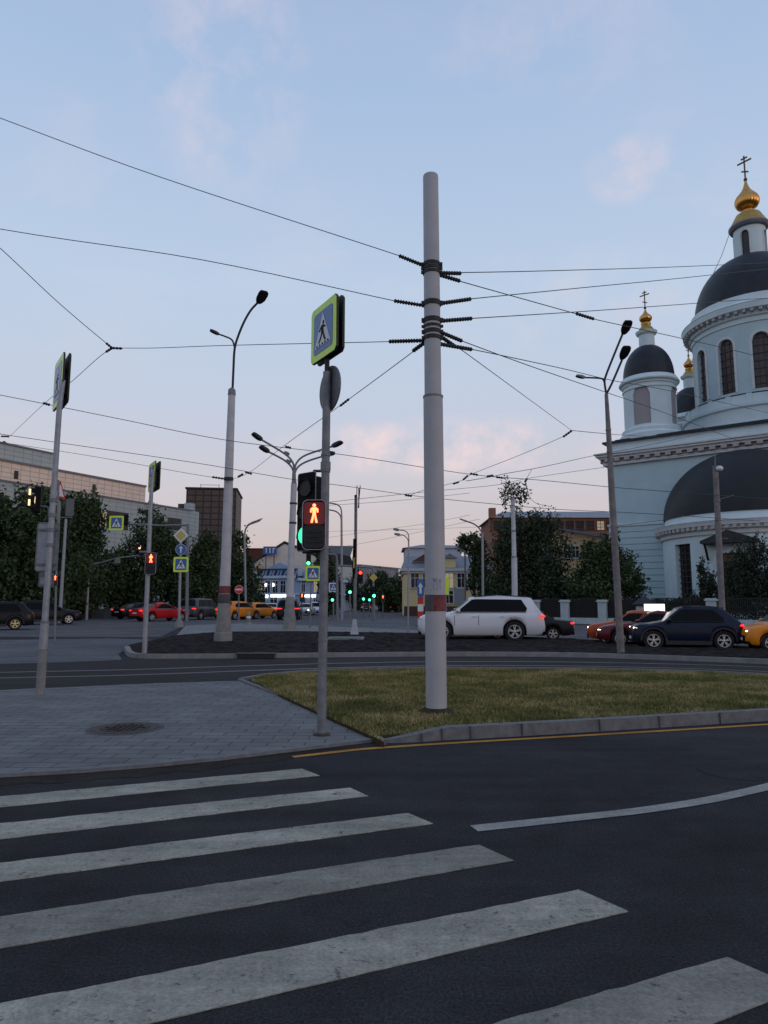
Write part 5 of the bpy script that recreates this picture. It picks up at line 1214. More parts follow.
backplate('small plate below the tall sign plate on the leftmost post', 40, 573, 53, 587, sp1, .12, m='galv')
tl = traffic_signal('signal head with two warm lights left of the leftmost post', P(36, 500, sp1.Y+.1), azim(-.93, -.36), .5, 'amber', False, lenses=3)
ws_ = emit('warm signal strip', (1, .75, .42), 1.6)
for z in (-.06, .13): MB().box((-.06, -.12, z), (.025, .03, .11)).build('lamp_strip', ws_, tl)
mb = MB(); mb.tube([sp1.l(50, 520), sp1.l(48, 507, .05), sp1.l(40, 506, .08), sp1.l(37, 507, .1)], .014, 7); mb.build('signal_bracket', 'galvd', sp1.r)
sq = square_sign('crossing_sign', 'lime bordered crossing sign just right of the leftmost post', P(58.8, 512, 30), azim(-.95, -.32), .95)
tr = thing('triangular_sign', 'red edged triangular warning sign behind the leftmost post', 'sign', P(58.3, 488, 31), 0)
MB().plate([(-.35, -.45), (.45, -.45), (.1, .35)], (0, 0, 0), (.35, .93, 0), (0, 0, 1), .03).build('border', 'signred', tr); MB().plate([(-.22, -.37), (.32, -.37), (.1, .17)], (.02, -.02, 0), (.35, .93, 0), (0, 0, 1), .03).build('face', 'signwhite', tr)
pf = Post('sign_post', 'slim post with a crossing and triangular sign behind the leftmost post', 'post', 55.5, 628, 0, 30.3)
MB().tube([(0, 0, -.02), pf.l(58.5, 480)], .045, 12).build('post', 'galvd', pf.r, 40)
s_ = ped_signal('small red pedestrian signal beside the leftmost post above the black crossover', P(55.5, 580.5, 29.8), azim(-.3, -1), .26, .50, 'red', detail=False)
# third post: crossing sign and red signal
sp3 = Post('sign_post', 'grey post with crossing sign and red signal on the corner of the planting bed', 'post', 144.5, 653, .10)
T3 = sp3.l(151.3, 492)
MB().tube([(0, 0, -.05), T3, T3+Vector((.02, .05, .7))], [.075, .06, .05], 16).build('post', 'galv', sp3.r, 40)
ux3 = Vector((-.51, .86, 0)); n3v = P(157.8, 474.5, sp3.Y+.05)
square_sign('crossing_sign', 'crossing sign on the post at the tip of the planting bed', n3v+ux3*.46, azim(-.86, -.51), .90, double=.14)
ped_signal('red pedestrian signal on the post at the tip of the planting bed', P(151, 563.5, sp3.Y-.15), azim(-.1, -1), .34, .66)
tl = traffic_signal('small signal with two pale lights left of the bed corner post', P(140, 547, sp3.Y+.6), azim(-.7, -.7), .55, 'amber', False)
mb = MB(); mb.tube([sp3.l(148, 552), sp3.l(140, 552, .5)], .03, 8); mb.build('signal_bracket', 'galvd', sp3.r)
# fourth post with the diamond
sp4 = Post('sign_post', 'grey post with diamond, blue arrow and crossing signs by the minivan', 'post', 179, 627.5, .02)
T4 = sp4.l(181, 530); MB().tube([(0, 0, -.05), T4], [.09, .08], 14).build('post', 'galv', sp4.r, 40)
MB().lathe([(.32, 0), (.26, .3), (.12, .55), (.10, .56)], (0, 0, 0), 16).build('footing', 'concrete', sp4.r, 40)
dm = thing('priority_sign', 'white and yellow priority diamond above the blue arrow sign', 'sign', P(181, 535.5, sp4.Y-.12), 0, None)
MB().plate([(0, -.5), (.5, 0), (0, .5), (-.5, 0)], (0, 0, 0), (1, 0, 0), (0, 0, 1), .04).build('border', 'signwhite', dm); MB().plate([(0, -.34), (.34, 0), (0, .34), (-.34, 0)], (0, -.03, 0), (1, 0, 0), (0, 0, 1), .02).build('panel', 'signgold', dm)
round_sign('round_sign', 'blue round sign with white arrow under the priority diamond', P(181, 549.5, sp4.Y-.12), azim(0, -1), .74, 'signblue')
square_sign('crossing_sign', 'crossing sign lowest on the post beside the minivan', P(181, 564.5, sp4.Y-.12), azim(0, -1), 1.0)
# mast arm with hanging crossing sign
ma = Post('mast_arm_post', 'dark mast arm reaching left across the trees behind the diamond sign', 'post', 187, 612, 0, 62)
tA = ma.l(188, 524); MB().tube([(0, 0, 0), tA], [.16, .13], 12).build('post', 'galvd', ma.r, 40)
MB().tube([tA-Vector((0, 0, .1)), ma.l(160, 525.5), ma.l(113, 523)], [.10, .08, .06], 8).build('arm', 'galvd', ma.r, 40)
square_sign('crossing_sign', 'crossing sign hung on the mast arm in front of the shopping centre', P(116.5, 523, 61.7), azim(.0, -1), 1.3)
tl = traffic_signal('unlit signal seen from behind near the mast arm end', P(126.5, 520, 61.8), azim(.3, 1), 1.0, 'off', True)
ma2 = Post('mast_arm_post', 'thin curved mast behind the black sedan with an arm to the right', 'post', 86.5, 617.5, 0, 66)
t2_ = ma2.l(88.5, 572); MB().tube([(0, 0, 0), t2_, ma2.l(89, 567), ma2.l(93, 564), ma2.l(101, 562.5)], [.14, .11, .1, .08, .06], 10).build('post', 'galv', ma2.r, 40)
ma2b = MB(); ma2b.tube([ma2.l(90, 565.5), ma2.l(118, 558), ma2.l(146, 554.5)], .07, 8); ma2b.build('arm', 'galvd', ma2.r, 40)
ma2c = MB(); ma2c.box(ma2.l(117.5, 560.5), (.4, .3, .5)); ma2c.build('camera_box', 'galvd', ma2.r)
pb = Post('sign_post', 'pale post with a sign plate seen from behind among the left trees', 'post', 60.5, 607, 0, 58)
tb_ = pb.l(66, 519); MB().tube([(0, 0, 0), tb_], [.15, .11], 12).build('post', 'galv', pb.r, 40); mb = MB(); mb.tube([pb.l(56, 517.5), pb.l(72, 517.5)], .05, 6); mb.build('crossbar', 'galvd', pb.r)
backplate('sign plate seen from behind on the pale post among the left trees', 66.5, 499, 73.5, 516, pb, -.1, m='signback')
# ---- lamps
def lamp_head(parent, base, tip, w=.30, t=.10, m='dark'):
    d_ = (tip-base); l_ = d_.length; d_.normalize(); sd = d_.cross(Vector((0, 0, 1))).normalized(); up = sd.cross(d_).normalized(); mb = MB(); vs = []
    for q, ww, tt in ((0, .35, .7), (.12, .6, 1), (.35, .95, 1), (.75, 1.05, .8), (.95, .9, .6), (1, .7, .4)):
        for a, b in ((-1, -.5), (1, -.5), (.8, .5), (-.8, .5)): vs.append(base+d_*l_*q+sd*(a*w/2*ww)+up*(b*t*tt))
    fs = [(4*i+j, 4*i+(j+1) % 4, 4*i+4+(j+1) % 4, 4*i+4+j) for i in range(5) for j in range(4)]+[(3, 2, 1, 0), (20, 21, 22, 23)]
    mb.add(vs, fs); return mb.build('lamp_head', m, parent)
def arm(parent, pts, r_, m='dark'): return MB().tube(smoothpath(pts, 5), r_, 8).build('arm', m, parent, 60)
# big banded lamp
la_ = Post('street_lamp', 'tall banded street lamp with flared concrete base and two arms', 'street lamp', 223, 641, .10)
mb = MB(); mb.lathe([(.36, -.05), (.36, .32), (.32, .36), (.275, .9), (.245, 1.45), (.225, 1.5)], (0, 0, 0), 20); mb.build('base', 'concrete', la_.r, 30)
TL = la_.l(231.8, 394); Z0 = Vector((0, 0, 1.45))
MB().tube([Z0, la_.l(226, 560), la_.l(229, 470), TL], [.222, .20, .175, .145], 20).build('mast', 'polec', la_.r, 40)
mb = MB(); mb.lathe([(.24, 0), (.25, .02), (.25, .34), (.235, .36)], (0, 0, 1.5), 20); mb.build('dark_band', 'greyband', la_.r, 30)
bq = la_.l(224.6, 590); mb = MB(); mb.lathe([(.226, -.14), (.226, .16)], bq, 20); mb.build('red_band', 'redband', la_.r)
mb = Split(); ringb(mb, Z0, TL, (la_.l(230, 479).z-1.45)/(TL.z-1.45), .195, .12); mb.build('clamp', 'dark', la_.r)
mb = MB(); mb.tube([TL-Vector((0, 0, .05)), TL+Vector((0, 0, .18)), la_.l(232.4, 388)], [.165, .15, .07], 14); mb.build('mast_cap', 'galvd', la_.r, 40)
fk = la_.l(234.5, 350)
arm(la_.r, [la_.l(232.5, 391), la_.l(233.4, 370), fk, la_.l(237.5, 338), la_.l(244, 322), la_.l(251, 310), la_.l(258.5, 302)], .05); arm(la_.r, [fk, la_.l(234, 345), la_.l(231.5, 339.5), la_.l(224, 336), la_.l(218, 334)], .035)
lamp_head(la_.r, la_.l(258, 303), la_.l(264.5, 291, -.6), .42, .14); lamp_head(la_.r, la_.l(219, 334.2), la_.l(210, 330, -.1), .24, .10)
# four armed lamp
lb = Post('street_lamp', 'four armed street lamp standing behind the nearest signals', 'street lamp', 289.5, 630, .02)
mb = MB(); mb.lathe([(.42, -.05), (.40, .2), (.29, 1.2), (.26, 1.9), (.24, 1.95)], (0, 0, 0), 20); mb.build('base', 'concrete', lb.r, 30)
TB = lb.l(294, 484); MB().tube([(0, 0, 1.9), lb.l(291, 560), TB], [.235, .20, .18], 18).build('mast', 'polec', lb.r, 40)
mb = Split()
for y in (523, 503.5, 598): ringb(mb, Vector((0, 0, 0)), TB, lb.l(290, y).z/TB.z, .225, .10)
mb.build('clamp', 'dark', lb.r); tb2 = lb.l(294, 470); MB().tube([TB, lb.l(294, 480), tb2], [.17, .13, .10], 12).build('neck', 'galvd', lb.r, 40)
for pts, hb_, ht, w_ in (([(294, 472), (293, 463), (285, 454), (262, 440)], (262, 440), (252.5, 433), .34), ([(294, 474), (291.5, 467), (284, 460), (269, 452)], (269, 452), (260, 446), .34), ([(294.5, 472), (296.5, 463), (306, 455), (332, 446.5)], (332, 446.5), (342, 441.5), .3), ([(294.5, 474), (298, 467), (308, 461), (329, 454.5)], (329, 454.5), (333, 452), .28)):
    arm(lb.r, [lb.l(*p) for p in pts], .06, 'galvd'); lamp_head(lb.r, lb.l(*hb_), lb.l(*ht, -.3), w_*1.5, .2)
for hb_, ht in (((289, 455), (284.5, 452)), ((290.5, 463), (286.5, 460))): lamp_head(lb.r, lb.l(*hb_), lb.l(*ht), .3, .22, 'galvd')
# three headed lamp at right
lc = Post('street_lamp', 'tall leaning three headed street lamp in front of the church', 'street lamp', 621, 653, .10)
TC = lc.l(606.3, 394); MB().tube([(0, 0, -.1), lc.l(614, 530), lc.l(609, 440), TC], [.112, .10, .082, .056], 18).build('mast', 'wood', lc.r, 40)
mb = Split()
for y, r_ in ((452, .093), (430, .088), (551, .112), (578, .114)): ringb(mb, Vector((0, 0, 0)), TC, lc.l(610, y).z/TC.z, r_, .05)
mb.build('clamp', 'galvd', lc.r)
arm(lc.r, [TC, lc.l(604.6, 382), lc.l(606.5, 374), lc.l(614, 355), lc.l(623, 333)], .035); arm(lc.r, [TC, lc.l(608, 391), lc.l(612.5, 382), lc.l(622, 360)], .035); arm(lc.r, [lc.l(604.5, 383), lc.l(603, 379.5), lc.l(599, 378.2), lc.l(584.5, 377.5)], .028)
lamp_head(lc.r, lc.l(623, 334), lc.l(628.5, 320.5, -.5), .30, .10); lamp_head(lc.r, lc.l(621.5, 359), lc.l(627, 346, -.5), .30, .10); lamp_head(lc.r, lc.l(585, 377.5), lc.l(576, 375.5), .18, .08, 'galvd')
# camera pole before the apse
pd = Post('camera_pole', 'weathered pole with a white camera on top in front of the apse', 'pole', 723, 628, .0, 40)
TD = pd.l(715.3, 466); MB().tube([(0, 0, 0), TD], [.175, .15], 16).build('mast', 'wood', pd.r, 40)
mb = Split(); ringb(mb, Vector((0, 0, 0)), TD, pd.l(717, 501).z/TD.z, .19, .08); ringb(mb, Vector((0, 0, 0)), TD, pd.l(717, 520).z/TD.z, .19, .06); mb.tube([pd.l(717, 500), pd.l(734, 495)], .02, 6); mb.tube([pd.l(718, 538), pd.l(728, 538.5)], .025, 6); mb.build('clamp', 'galvd', pd.r)
mb = MB(); mb.ball(pd.l(719.5, 468.5, -.2), (.20, .2, .16), 12, 8); mb.build('camera', 'signwhite', pd.r, 60); mb = MB(); mb.tube([TD, pd.l(714.7, 449)], .025, 6); mb.build('antenna', 'galvd', pd.r)
# white mast among the trees
pe = Post('span_pole', 'white mast with leafy twigs at its top behind the white SUV', 'pole', 515, 622, 0, 47)
TE = pe.l(512.8, 497); MB().tube([(0, 0, 0), pe.l(514.3, 558), pe.l(514.2, 557), TE], [.20, .19, .155, .13], 16).build('mast', 'polec', pe.r, 40)
mb = Split(); ringb(mb, Vector((0, 0, 0)), TE, pe.l(514, 531).z/TE.z, .165, .1); ringb(mb, Vector((0, 0, 0)), TE, pe.l(514, 557).z/TE.z, .2, .1); mb.build('clamp', 'galvd', pe.r)
# antenna post in the middle
pg_ = Post('signal_post', 'slim dark post with antenna panels on a pale flared foot', 'post', 354.5, 636, .02)
TG = pg_.l(356.3, 497); MB().tube([(0, 0, .5), TG], [.085, .06], 12).build('post', 'galvd', pg_.r, 40); MB().lathe([(.26, 0), (.2, .12), (.13, .5), (.09, .8)], (0, 0, 0), 14).build('foot', 'polec', pg_.r, 40)
mb = MB(); mb.box(pg_.l(355.4, 515), (.10, .10, 2.0)).box(pg_.l(354.8, 548), (.16, .14, .9)).box(pg_.l(354.2, 564), (.14, .14, 1.4)); mb.build('antenna_panel', 'black', pg_.r)
mb = MB(); mb.tube([pg_.l(356.5, 507), pg_.l(357, 485.5), pg_.l(360.3, 485.5), pg_.l(358.2, 508)], .022, 5); mb.build('antenna_frame', 'dark', pg_.r); mb = MB(); mb.box(pg_.l(358.8, 498, -.05), (.05, .05, 1.0)); mb.build('antenna_rod', 'black', pg_.r)
pt_ = thing('lane_signal', 'small signal with green tinted bag on the antenna post', 'signal', pg_.w(354, 565, -.2), 0)
MB().plate(rrect(.16, .8, .04), (0, 0, 0), (1, 0, 0), (0, 0, 1), .14).build('housing', 'black', pt_); MB().box((.0, -.09, .1), (.06, .04, .5)).build('face', 'signgold', pt_)
# distant lamps
def lamp(label, bx, by, Y, pts_mast, arms, r_=.09, m='galv', hm='galvd', hl_=.8):
    p = Post('street_lamp', label, 'street lamp', bx, by, 0, Y, 'street lamps farther off'); q = [p.l(*a) for a in pts_mast]
    MB().tube([(0, 0, 0)]+q, [r_]+[r_*.75]*len(q), 10).build('mast', m, p.r, 40)
    for a in arms:
        arm(p.r, [p.l(*t) for t in a], r_*.5, hm); d_ = p.l(*a[-1])-p.l(*a[-2]); lamp_head(p.r, p.l(*a[-1]), p.l(*a[-1])+d_.normalized()*hl_, .3, .12, hm)
    return p
lamp('double headed lamp rising from the trees right of the banded mast', 246, 611, 80, [(244.5, 534)], [[(244.5, 536), (245.5, 529), (249, 525), (254, 523)], [(244.6, 534), (247, 526), (252, 522.5), (256, 521)]], .15)
lamp('double arched lamp right of the nearest signal post', 342, 617, 66, [(341.5, 515)], [[(341.5, 520), (341.3, 510), (338, 505), (330, 503)], [(341.4, 524), (340.5, 516), (336, 511.5), (330, 510)]], .13)
lamp('thin double arched lamp before the corner of the yellow house', 408, 635, 36, [(408.7, 540)], [[(408.7, 545), (408.5, 535), (405, 531), (399, 530)], [(408.7, 548), (408, 540), (404, 535.5), (400, 534.8)]], .05, hl_=.3)
lamp('single lamp among the trees right of the yellow house', 483, 612, 62, [(482.5, 533)], [[(482.5, 538), (482.3, 534), (479, 528), (474, 524), (468, 521.8)]], .13)
lamp('short lamp post before the yellow house facade', 465, 612, 70, [(465, 553)], [[(465, 556), (465, 552), (463.5, 550.5), (462, 550)]], .12, 'galvd')
# ---- far signals
def far_signal(label, x, y, Y, az=(0, -1), s=1.2, lit='green', glow='greenled'): return traffic_signal(label, P(x, y, Y), azim(*az), s, lit, False, 'small far traffic lights', 3, glow)
def simple_post(name, label, x0, y0, x1, y1, Y, r_=.08, m='galvd', arms=(), cat='post', group=None):
    p = Post(name, label, cat, x0, y0, 0, Y, group); MB().tube([(0, 0, 0), p.l(x1, y1)], [r_, r_*.85], 10).build('post', m, p.r, 40)
    for a in arms: MB().tube(smoothpath([p.l(*t) for t in a], 4), r_*.7, 8).build('arm', m, p.r, 40)
    return p
simple_post('signal_post', 'signal mast with long arm over the street below the antenna post', 374, 616, 373, 571, 60, .12, 'galvd', [[(373, 574), (372.5, 569), (370, 567.5), (355, 566.5), (338, 565.5)]])
MBp = simple_post('signal_post', 'signal mast with short arm just right of the nearest signal post', 337.5, 618, 337, 560, 58, .12, 'galvd', [[(337, 562), (336.5, 556), (334, 554.5), (326, 553.5)]])
far_signal('red traffic light under the long mast arm in the street', 360.5, 577, 59.5, lit='red', s=1.15)
far_signal('green traffic light left of the antenna post foot', 350, 588.5, 62, lit='green', s=1.0)
far_signal('green traffic light low at the left of the street', 332.5, 596.5, 66, lit='green', s=1.0)
far_signal('green traffic light on the mast right of the street centre', 374, 592, 59.5, lit='green', s=1.0)
far_signal('left one of two low green lights in the street centre', 363.5, 596, 75, lit='green', s=1.0)
far_signal('right one of two low green lights in the street centre', 369.5, 597, 78, lit='green', s=1.0)
far_signal('green traffic light above the small crossing sign by the corner house', 308.5, 559, 55, lit='green', s=1.05)
ped_signal('tiny red pedestrian signal in front of the corner house', P(302, 597.5, 70), azim(0, -1), .45, .85, detail=False)
ped_signal('tiny red pedestrian signal near the street end', P(383, 598.5, 80), azim(0, -1), .4, .8, detail=False)
simple_post('signal_post', 'thin post under the tiny red signal near the street end', 383, 614, 383, 594, 80.3, .07)
simple_post('signal_post', 'thin post with the tiny red signal before the corner house', 302, 612, 302, 592, 70.3, .07)
simple_post('signal_post', 'thin post with a green light at the left of the street', 333.5, 615, 333.5, 580, 66.3, .08)
simple_post('signal_post', 'thin post with a green light left of the antenna post', 350, 616, 350, 580, 62.3, .07)
simple_post('signal_post', 'left thin post among the two low green lights', 363.5, 613, 363.5, 590, 75.3, .07); simple_post('signal_post', 'right thin post among the two low green lights', 369.5, 613, 369.5, 591, 78.3, .07)
simple_post('sign_post', 'slim post with a small crossing sign beside the nearest signal post', 310, 629, 311.5, 562, 44, .05)
square_sign('crossing_sign', 'small crossing sign between the four armed lamp and nearest signal post', P(313, 573.5, 43.8), azim(.15, -1), .95)
th = thing('round_sign', 'small pale yellow diamond pair on the mast right of the street', 'sign', P(373.5, 577.5, 59.6), 0)
MB().plate([(0, -.36), (.36, 0), (0, .36), (-.36, 0)], (0, 0, 0), (1, 0, 0), (0, 0, 1), .05).build('panel', 'signgold', th)
square_sign('crossing_sign', 'tiny crossing sign over the low green light at the street left', P(333.5, 589-1.5, 66), azim(0, -1), .9, border=False)
th = round_sign('no_entry_sign', 'red no entry sign before the trees right of the banded mast', P(239, 589.5, 60), azim(0, -1), .75, 'signred', arrow=False)
MB().plate([(-.27, -.06), (.27, -.06), (.27, .06), (-.27, .06)], (0, -.024, 0), (1, 0, 0), (0, 0, 1), .008).build('bar', 'signwhite', th)
simple_post('sign_post', 'thin post under the no entry sign', 239, 612, 239, 590, 60.2, .06)
sg_ = thing('arrow_sign', 'narrow blue guide sign with white arrow left of the main pole', 'sign', P(420.5, 588, 38), 0)
MB().plate(rrect(.36, .95, .1), (0, 0, 0), (1, 0, 0), (0, 0, 1), .03).build('panel', 'signblue', sg_); MB().plate([(-.06, -.3), (.06, -.3), (.06, .05), (.14, .05), (0, .3), (-.14, .05), (-.06, .05)], (0, -.02, 0), (1, 0, 0), (0, 0, 1), .012).build('arrow', 'signwhite', sg_)
bl = thing('barrier_post', 'red and white striped guide post below the blue arrow sign', 'post', Vector((sg_.location.x, 38.1, 0)), 0)
zt0 = zat(597, 38)
for i in range(5): MB().box((0, 0, zt0*(i+.5)/5), (.30, .14, zt0/5)).build('stripe', 'signred' if i % 2 == 0 else 'signwhite', bl)
MB().tube([(0, .02, zt0), (0, .02, zat(583, 38))], .03, 8).build('stem', 'galvd', bl)
yl = thing('marker_sign', 'narrow lime marker sign peeking out right of the main pole', 'sign', P(446, 586, 37), 0)
MB().plate(rrect(.3, .9, .04), (0, 0, 0), (1, 0, 0), (0, 0, 1), .03).build('panel', 'signyel', yl); MB().tube([(0, .04, .4), (0, .04, -P(446, 586, 37).z)], .03, 8).build('stem', 'galvd', yl)
bo = thing('bollard', 'short pale bollard on the footpath before the yellow taxis', 'bollard', G(248.5, 625.5, 0), 0)
MB().lathe([(.28, 0), (.28, .12), (.16, .2), (.13, .75), (.16, .8), (.1, .95), (0, .98)], (0, 0, 0), 14).build('shaft', 'concrete', bo, 40)
MB().lathe([(.135, .5), (.155, .52), (.155, .64), (.14, .66)], (0, 0, 0), 14).build('band', 'signwhite', bo)
# manholes, drain
mh = thing('manhole_cover', 'rusty round manhole cover set in the paving', 'manhole', G(125.5, 728.5, .031), 0)
MB().lathe([(0, .004), (.30, .004), (.31, .010), (.39, .012), (.40, 0)], (0, 0, 0), 32).build('frame', 'rust', mh)
mb = MB(); mb.lathe([(.30, .012), (0, .014)], (0, 0, 0), 32)
for i in range(-3, 4):
    for j in range(-3, 4):
        if i*i+j*j < 10: mb.box((i*.075, j*.075, .018), (.045, .045, .012), .4)
mb.build('cover', 'manhole', mh)
mb = MB()
mb.lathe([(.40, .003), (.47, .004), (.475, 0)], (0, 0, 0), 32)
mb.build('concrete_collar', 'mid', mh)
m2_ = thing('manhole_cover', 'faint round manhole cover in the asphalt at right', 'manhole', G(738, 771, .004), 0)
MB().lathe([(0, .002), (.30, .002), (.31, .0035), (.36, .0035), (.375, -.006)], (0, 0, 0), 32).build('cover', 'asphalt', m2_)
gh = thing('manhole_cover', 'greenish square hatch on the planting bed before the antenna post', 'manhole', G(346, 639, .10), 0)
MB().box((0, 0, .03), (1.5, 1.6, .06)).build('frame', 'kerb_far', gh); MB().box((0, 0, .065), (1.25, 1.35, .02)).build('cover', 'greenm', gh)
a, b = G(238, 657.6, .02), G(274, 657.6, .02); dr = thing('storm_drain', 'dark storm drain slot let into the far kerb', 'drain', (a+b)/2, math.atan2((b-a).y, (b-a).x))
MB().box((0, .03, .055), ((b-a).length, .34, .12)).build('slot', 'dark', dr)
mb = MB(); mb.box((0, .03, .12), ((b-a).length+.1, .36, .02)); mb.build('lintel', 'iron', dr)
# ------------------------------------------------------------------ overhead wires
def wpath(pts, Ya, Yb, k=6):          # 1/Y runs evenly along the picture path, so straight spans stay straight in space
    ds = [0]
    for a, b in zip(pts, pts[1:]): ds.append(ds[-1]+math.hypot(b[0]-a[0], b[1]-a[1]))
    out = [P(p[0], p[1], 1/((1/Ya)*(1-d/ds[-1])+(1/Yb)*d/ds[-1])) for p, d in zip(pts, ds)]
    return smoothpath(out, k) if len(out) > 2 else out
def insul(root, a, b, r_, n=9, o=None):
    a, b = Vector(a), Vector(b); pts = []; rad = []
    for i in range(n*2+1): pts.append(a.lerp(b, i/(2*n))); rad.append(r_ if i % 2 else r_*.5)
    mb = MB(); mb.tube([p-o for p in pts], rad, 8); return mb.build('insulator', 'dark', root)
def wire(label, pts, Ya, Yb, r_=.010, ins=(), group='overhead wires'):
    p = wpath(pts, Ya, Yb); o = p[len(p)//2].copy(); root = thing('overhead_wire', label, 'wire', o, 0, group)
    MB().tube([q-o for q in p], r_*.68, 5).build('cable', 'wire', root)
    ds = sum(math.hypot(b[0]-a[0], b[1]-a[1]) for a, b in zip(pts, pts[1:]))
    def Yat(x, y):
        d = 0; best = (1e9, Ya)
        acc = 0
        for a, b in zip(pts, pts[1:]):
            l = math.hypot(b[0]-a[0], b[1]-a[1]); t = max(0, min(1, ((x-a[0])*(b[0]-a[0])+(y-a[1])*(b[1]-a[1]))/max(l*l, 1e-6)))
            e = math.hypot(a[0]+(b[0]-a[0])*t-x, a[1]+(b[1]-a[1])*t-y)
            if e < best[0]: s_ = (acc+l*t)/ds; best = (e, 1/((1/Ya)*(1-s_)+(1/Yb)*s_))
            acc += l
        return best[1]
    for a, b, rr in ins: insul(root, P(*a, Yat(*a)), P(*b, Yat(*b)), rr, max(3, int(math.hypot(b[0]-a[0], b[1]-a[1])/2.6)), o)
    return root
Y0 = mp_.Y
wire('highest wire running from the main pole to the upper left', [(-260, 20), (0, 118), (160, 177), (400, 256), (425, 266)], 11, Y0, .010, [((399, 255.7), (424, 265.8), .036)])
wire('second wire from the main pole sloping up to the left', [(-260, 180), (0, 229), (200, 259.5), (395, 301), (425, 306)], 11, Y0, .010, [((394, 300.8), (424, 305.6), .036)])
YJ = 14.0
wire('wire from the upper left down to the junction left of the banded lamp', [(-120, 140), (0, 248), (60, 304), (112, 348)], 10, YJ, .011, [((106, 343), (112, 348), .03)])
wire('nearly level wire from the left junction to the main pole', [(112, 348), (156, 348), (225, 345.5), (375, 342), (425, 340.5)], YJ, Y0, .010, [((389, 341.5), (424, 340.5), .036), ((112, 348), (122, 348.5), .03)])
wire('short wire from the left junction down behind the leftmost sign', [(112, 348), (98, 358), (70, 383), (45, 403), (8, 438)], YJ, 30, .011, [((112, 348), (106, 352), .03)])
wire('long contact wire crossing the whole view at lamp neck height', [(-260, 345), (0, 395), (120, 419), (225, 440), (345, 455), (440, 470), (490, 476.5), (538, 480), (610, 487), (660, 491), (768, 499), (900, 510)], 20, 26, .016, [((43, 403), (50, 405), .05), ((285, 446.5), (291, 448), .05), ((470, 473.5), (478, 475), .045), ((496, 477), (503, 478), .045)])
wire('lower contact wire crossing from the mall roof to the white mast', [(-260, 395), (20, 437), (190, 462), (290, 479), (345, 486), (408, 495), (443, 499), (505, 505), (560, 509.5), (615, 512), (670, 515), (760, 521)], 26, 30, .018, [((245, 472), (252, 474), .05), ((405, 495), (412, 496), .06)])
wire('faint wire just under the lower contact wire at left', [(-120, 425), (66, 452), (192, 474), (233, 480)], 30, 28, .014, [((212, 477), (232, 480), .05)])
wire('span wire from the main pole down left to the banded lamp', [(425, 342), (410, 354), (345, 402), (285, 445), (250, 472), (232, 479.5)], Y0, 29, .011, [((424, 343), (413, 351), .036), ((349, 399), (340, 406), .03), ((243, 474), (238, 477), .05)])
wire('uppermost wire from the main pole to the right', [(437, 273), (560, 270.5), (720, 265), (900, 256)], Y0, 30, .012, [((440, 273), (461, 273.4), .036)])
wire('wire from the main pole rising gently right to the great dome', [(437, 303), (470, 299), (590, 287), (720, 274), (900, 254)], Y0, 30, .012, [((440, 303.5), (471, 299), .036)])
wire('wire from the main pole falling right with a midspan insulator', [(437, 274), (459, 281), (575, 313.5), (600, 320.5), (680, 338), (768, 359), (900, 395)], Y0, 30, .012, [((440, 275), (460, 281), .036), ((576, 313.5), (594, 319), .035)])
wire('third wire from the main pole rising slightly right', [(437, 321), (471, 318.5), (590, 311), (700, 303), (900, 288)], Y0, 30, .012, [((440, 321), (472, 318.5), .036)])
wire('wire from the main pole falling steadily to the church wall', [(437, 331), (462, 341), (530, 366), (605, 392), (665, 413), (768, 452)], Y0, 34, .012, [((440, 332), (462, 341), .036)])
wire('wire from the main pole falling gently past the three headed lamp', [(437, 344), (470, 349), (560, 368), (615, 381), (680, 393), (800, 420)], Y0, 34, .012, [((440, 344), (472, 349.5), .036)])
YN = 24.0
wire('steep wire from the main pole to the right junction', [(437, 334), (456, 346), (500, 378), (571, 430)], Y0, YN, .011, [((440, 336), (456, 347), .036)])
wire('wire from the right junction down left past the main pole', [(572, 430.5), (562, 437), (520, 455), (472, 474), (463, 480), (443, 485.5), (424, 490), (408, 496)], YN, 27, .014, [((572, 430.5), (563, 437), .05), ((468, 475.5), (463, 480), .05), ((459, 482), (453, 484), .045)])
wire('short wire from the right junction to the corner tower', [(572, 430.5), (598, 433), (622, 435), (660, 437)], YN, 50, .018, [])
wire('wire rising right from the twig topped mast to the church cornice', [(466, 481), (490, 477), (506, 473.5), (532, 469), (556, 464), (592, 456), (640, 447), (700, 434)], 28, 48, .020, [((487, 476.5), (493, 475.5), .06)])
wire('faint wire behind the twig topped mast crossing the church wall', [(330, 502), (424, 492), (496, 485), (530, 478), (606, 467), (660, 459), (768, 441)], 36, 46, .018, [])
wire('short hanger wire above the white mast', [(525, 482), (527, 478), (532, 469)], 28, 29, .015, [((525, 482), (527, 478.5), .05)])
wire('loose cable hanging from the hanger above the white mast', [(526, 482), (529, 496), (536, 503), (548, 506), (556, 508)], 28, 29, .013, [])
wire('upper faint wire between nearest signal post and main pole', [(326, 505.5), (380, 502), (424, 498), (470, 493)], 40, 40, .016, [])
wire('lower of the faint wires over the distant street', [(325, 550), (380, 540), (424, 531), (480, 519)], 60, 50, .016, [])
wire('middle faint wire over the distant street', [(325, 538), (380, 530), (424, 524), (470, 515)], 60, 50, .016, [])
wire('level faint wire over the distant street', [(325, 531.5), (424, 529), (500, 526)], 60, 50, .014, [])
wire('dark cable along the church wall above its courses', [(560, 530), (615, 526), (668, 519.5)], 55, 60, .03, [])

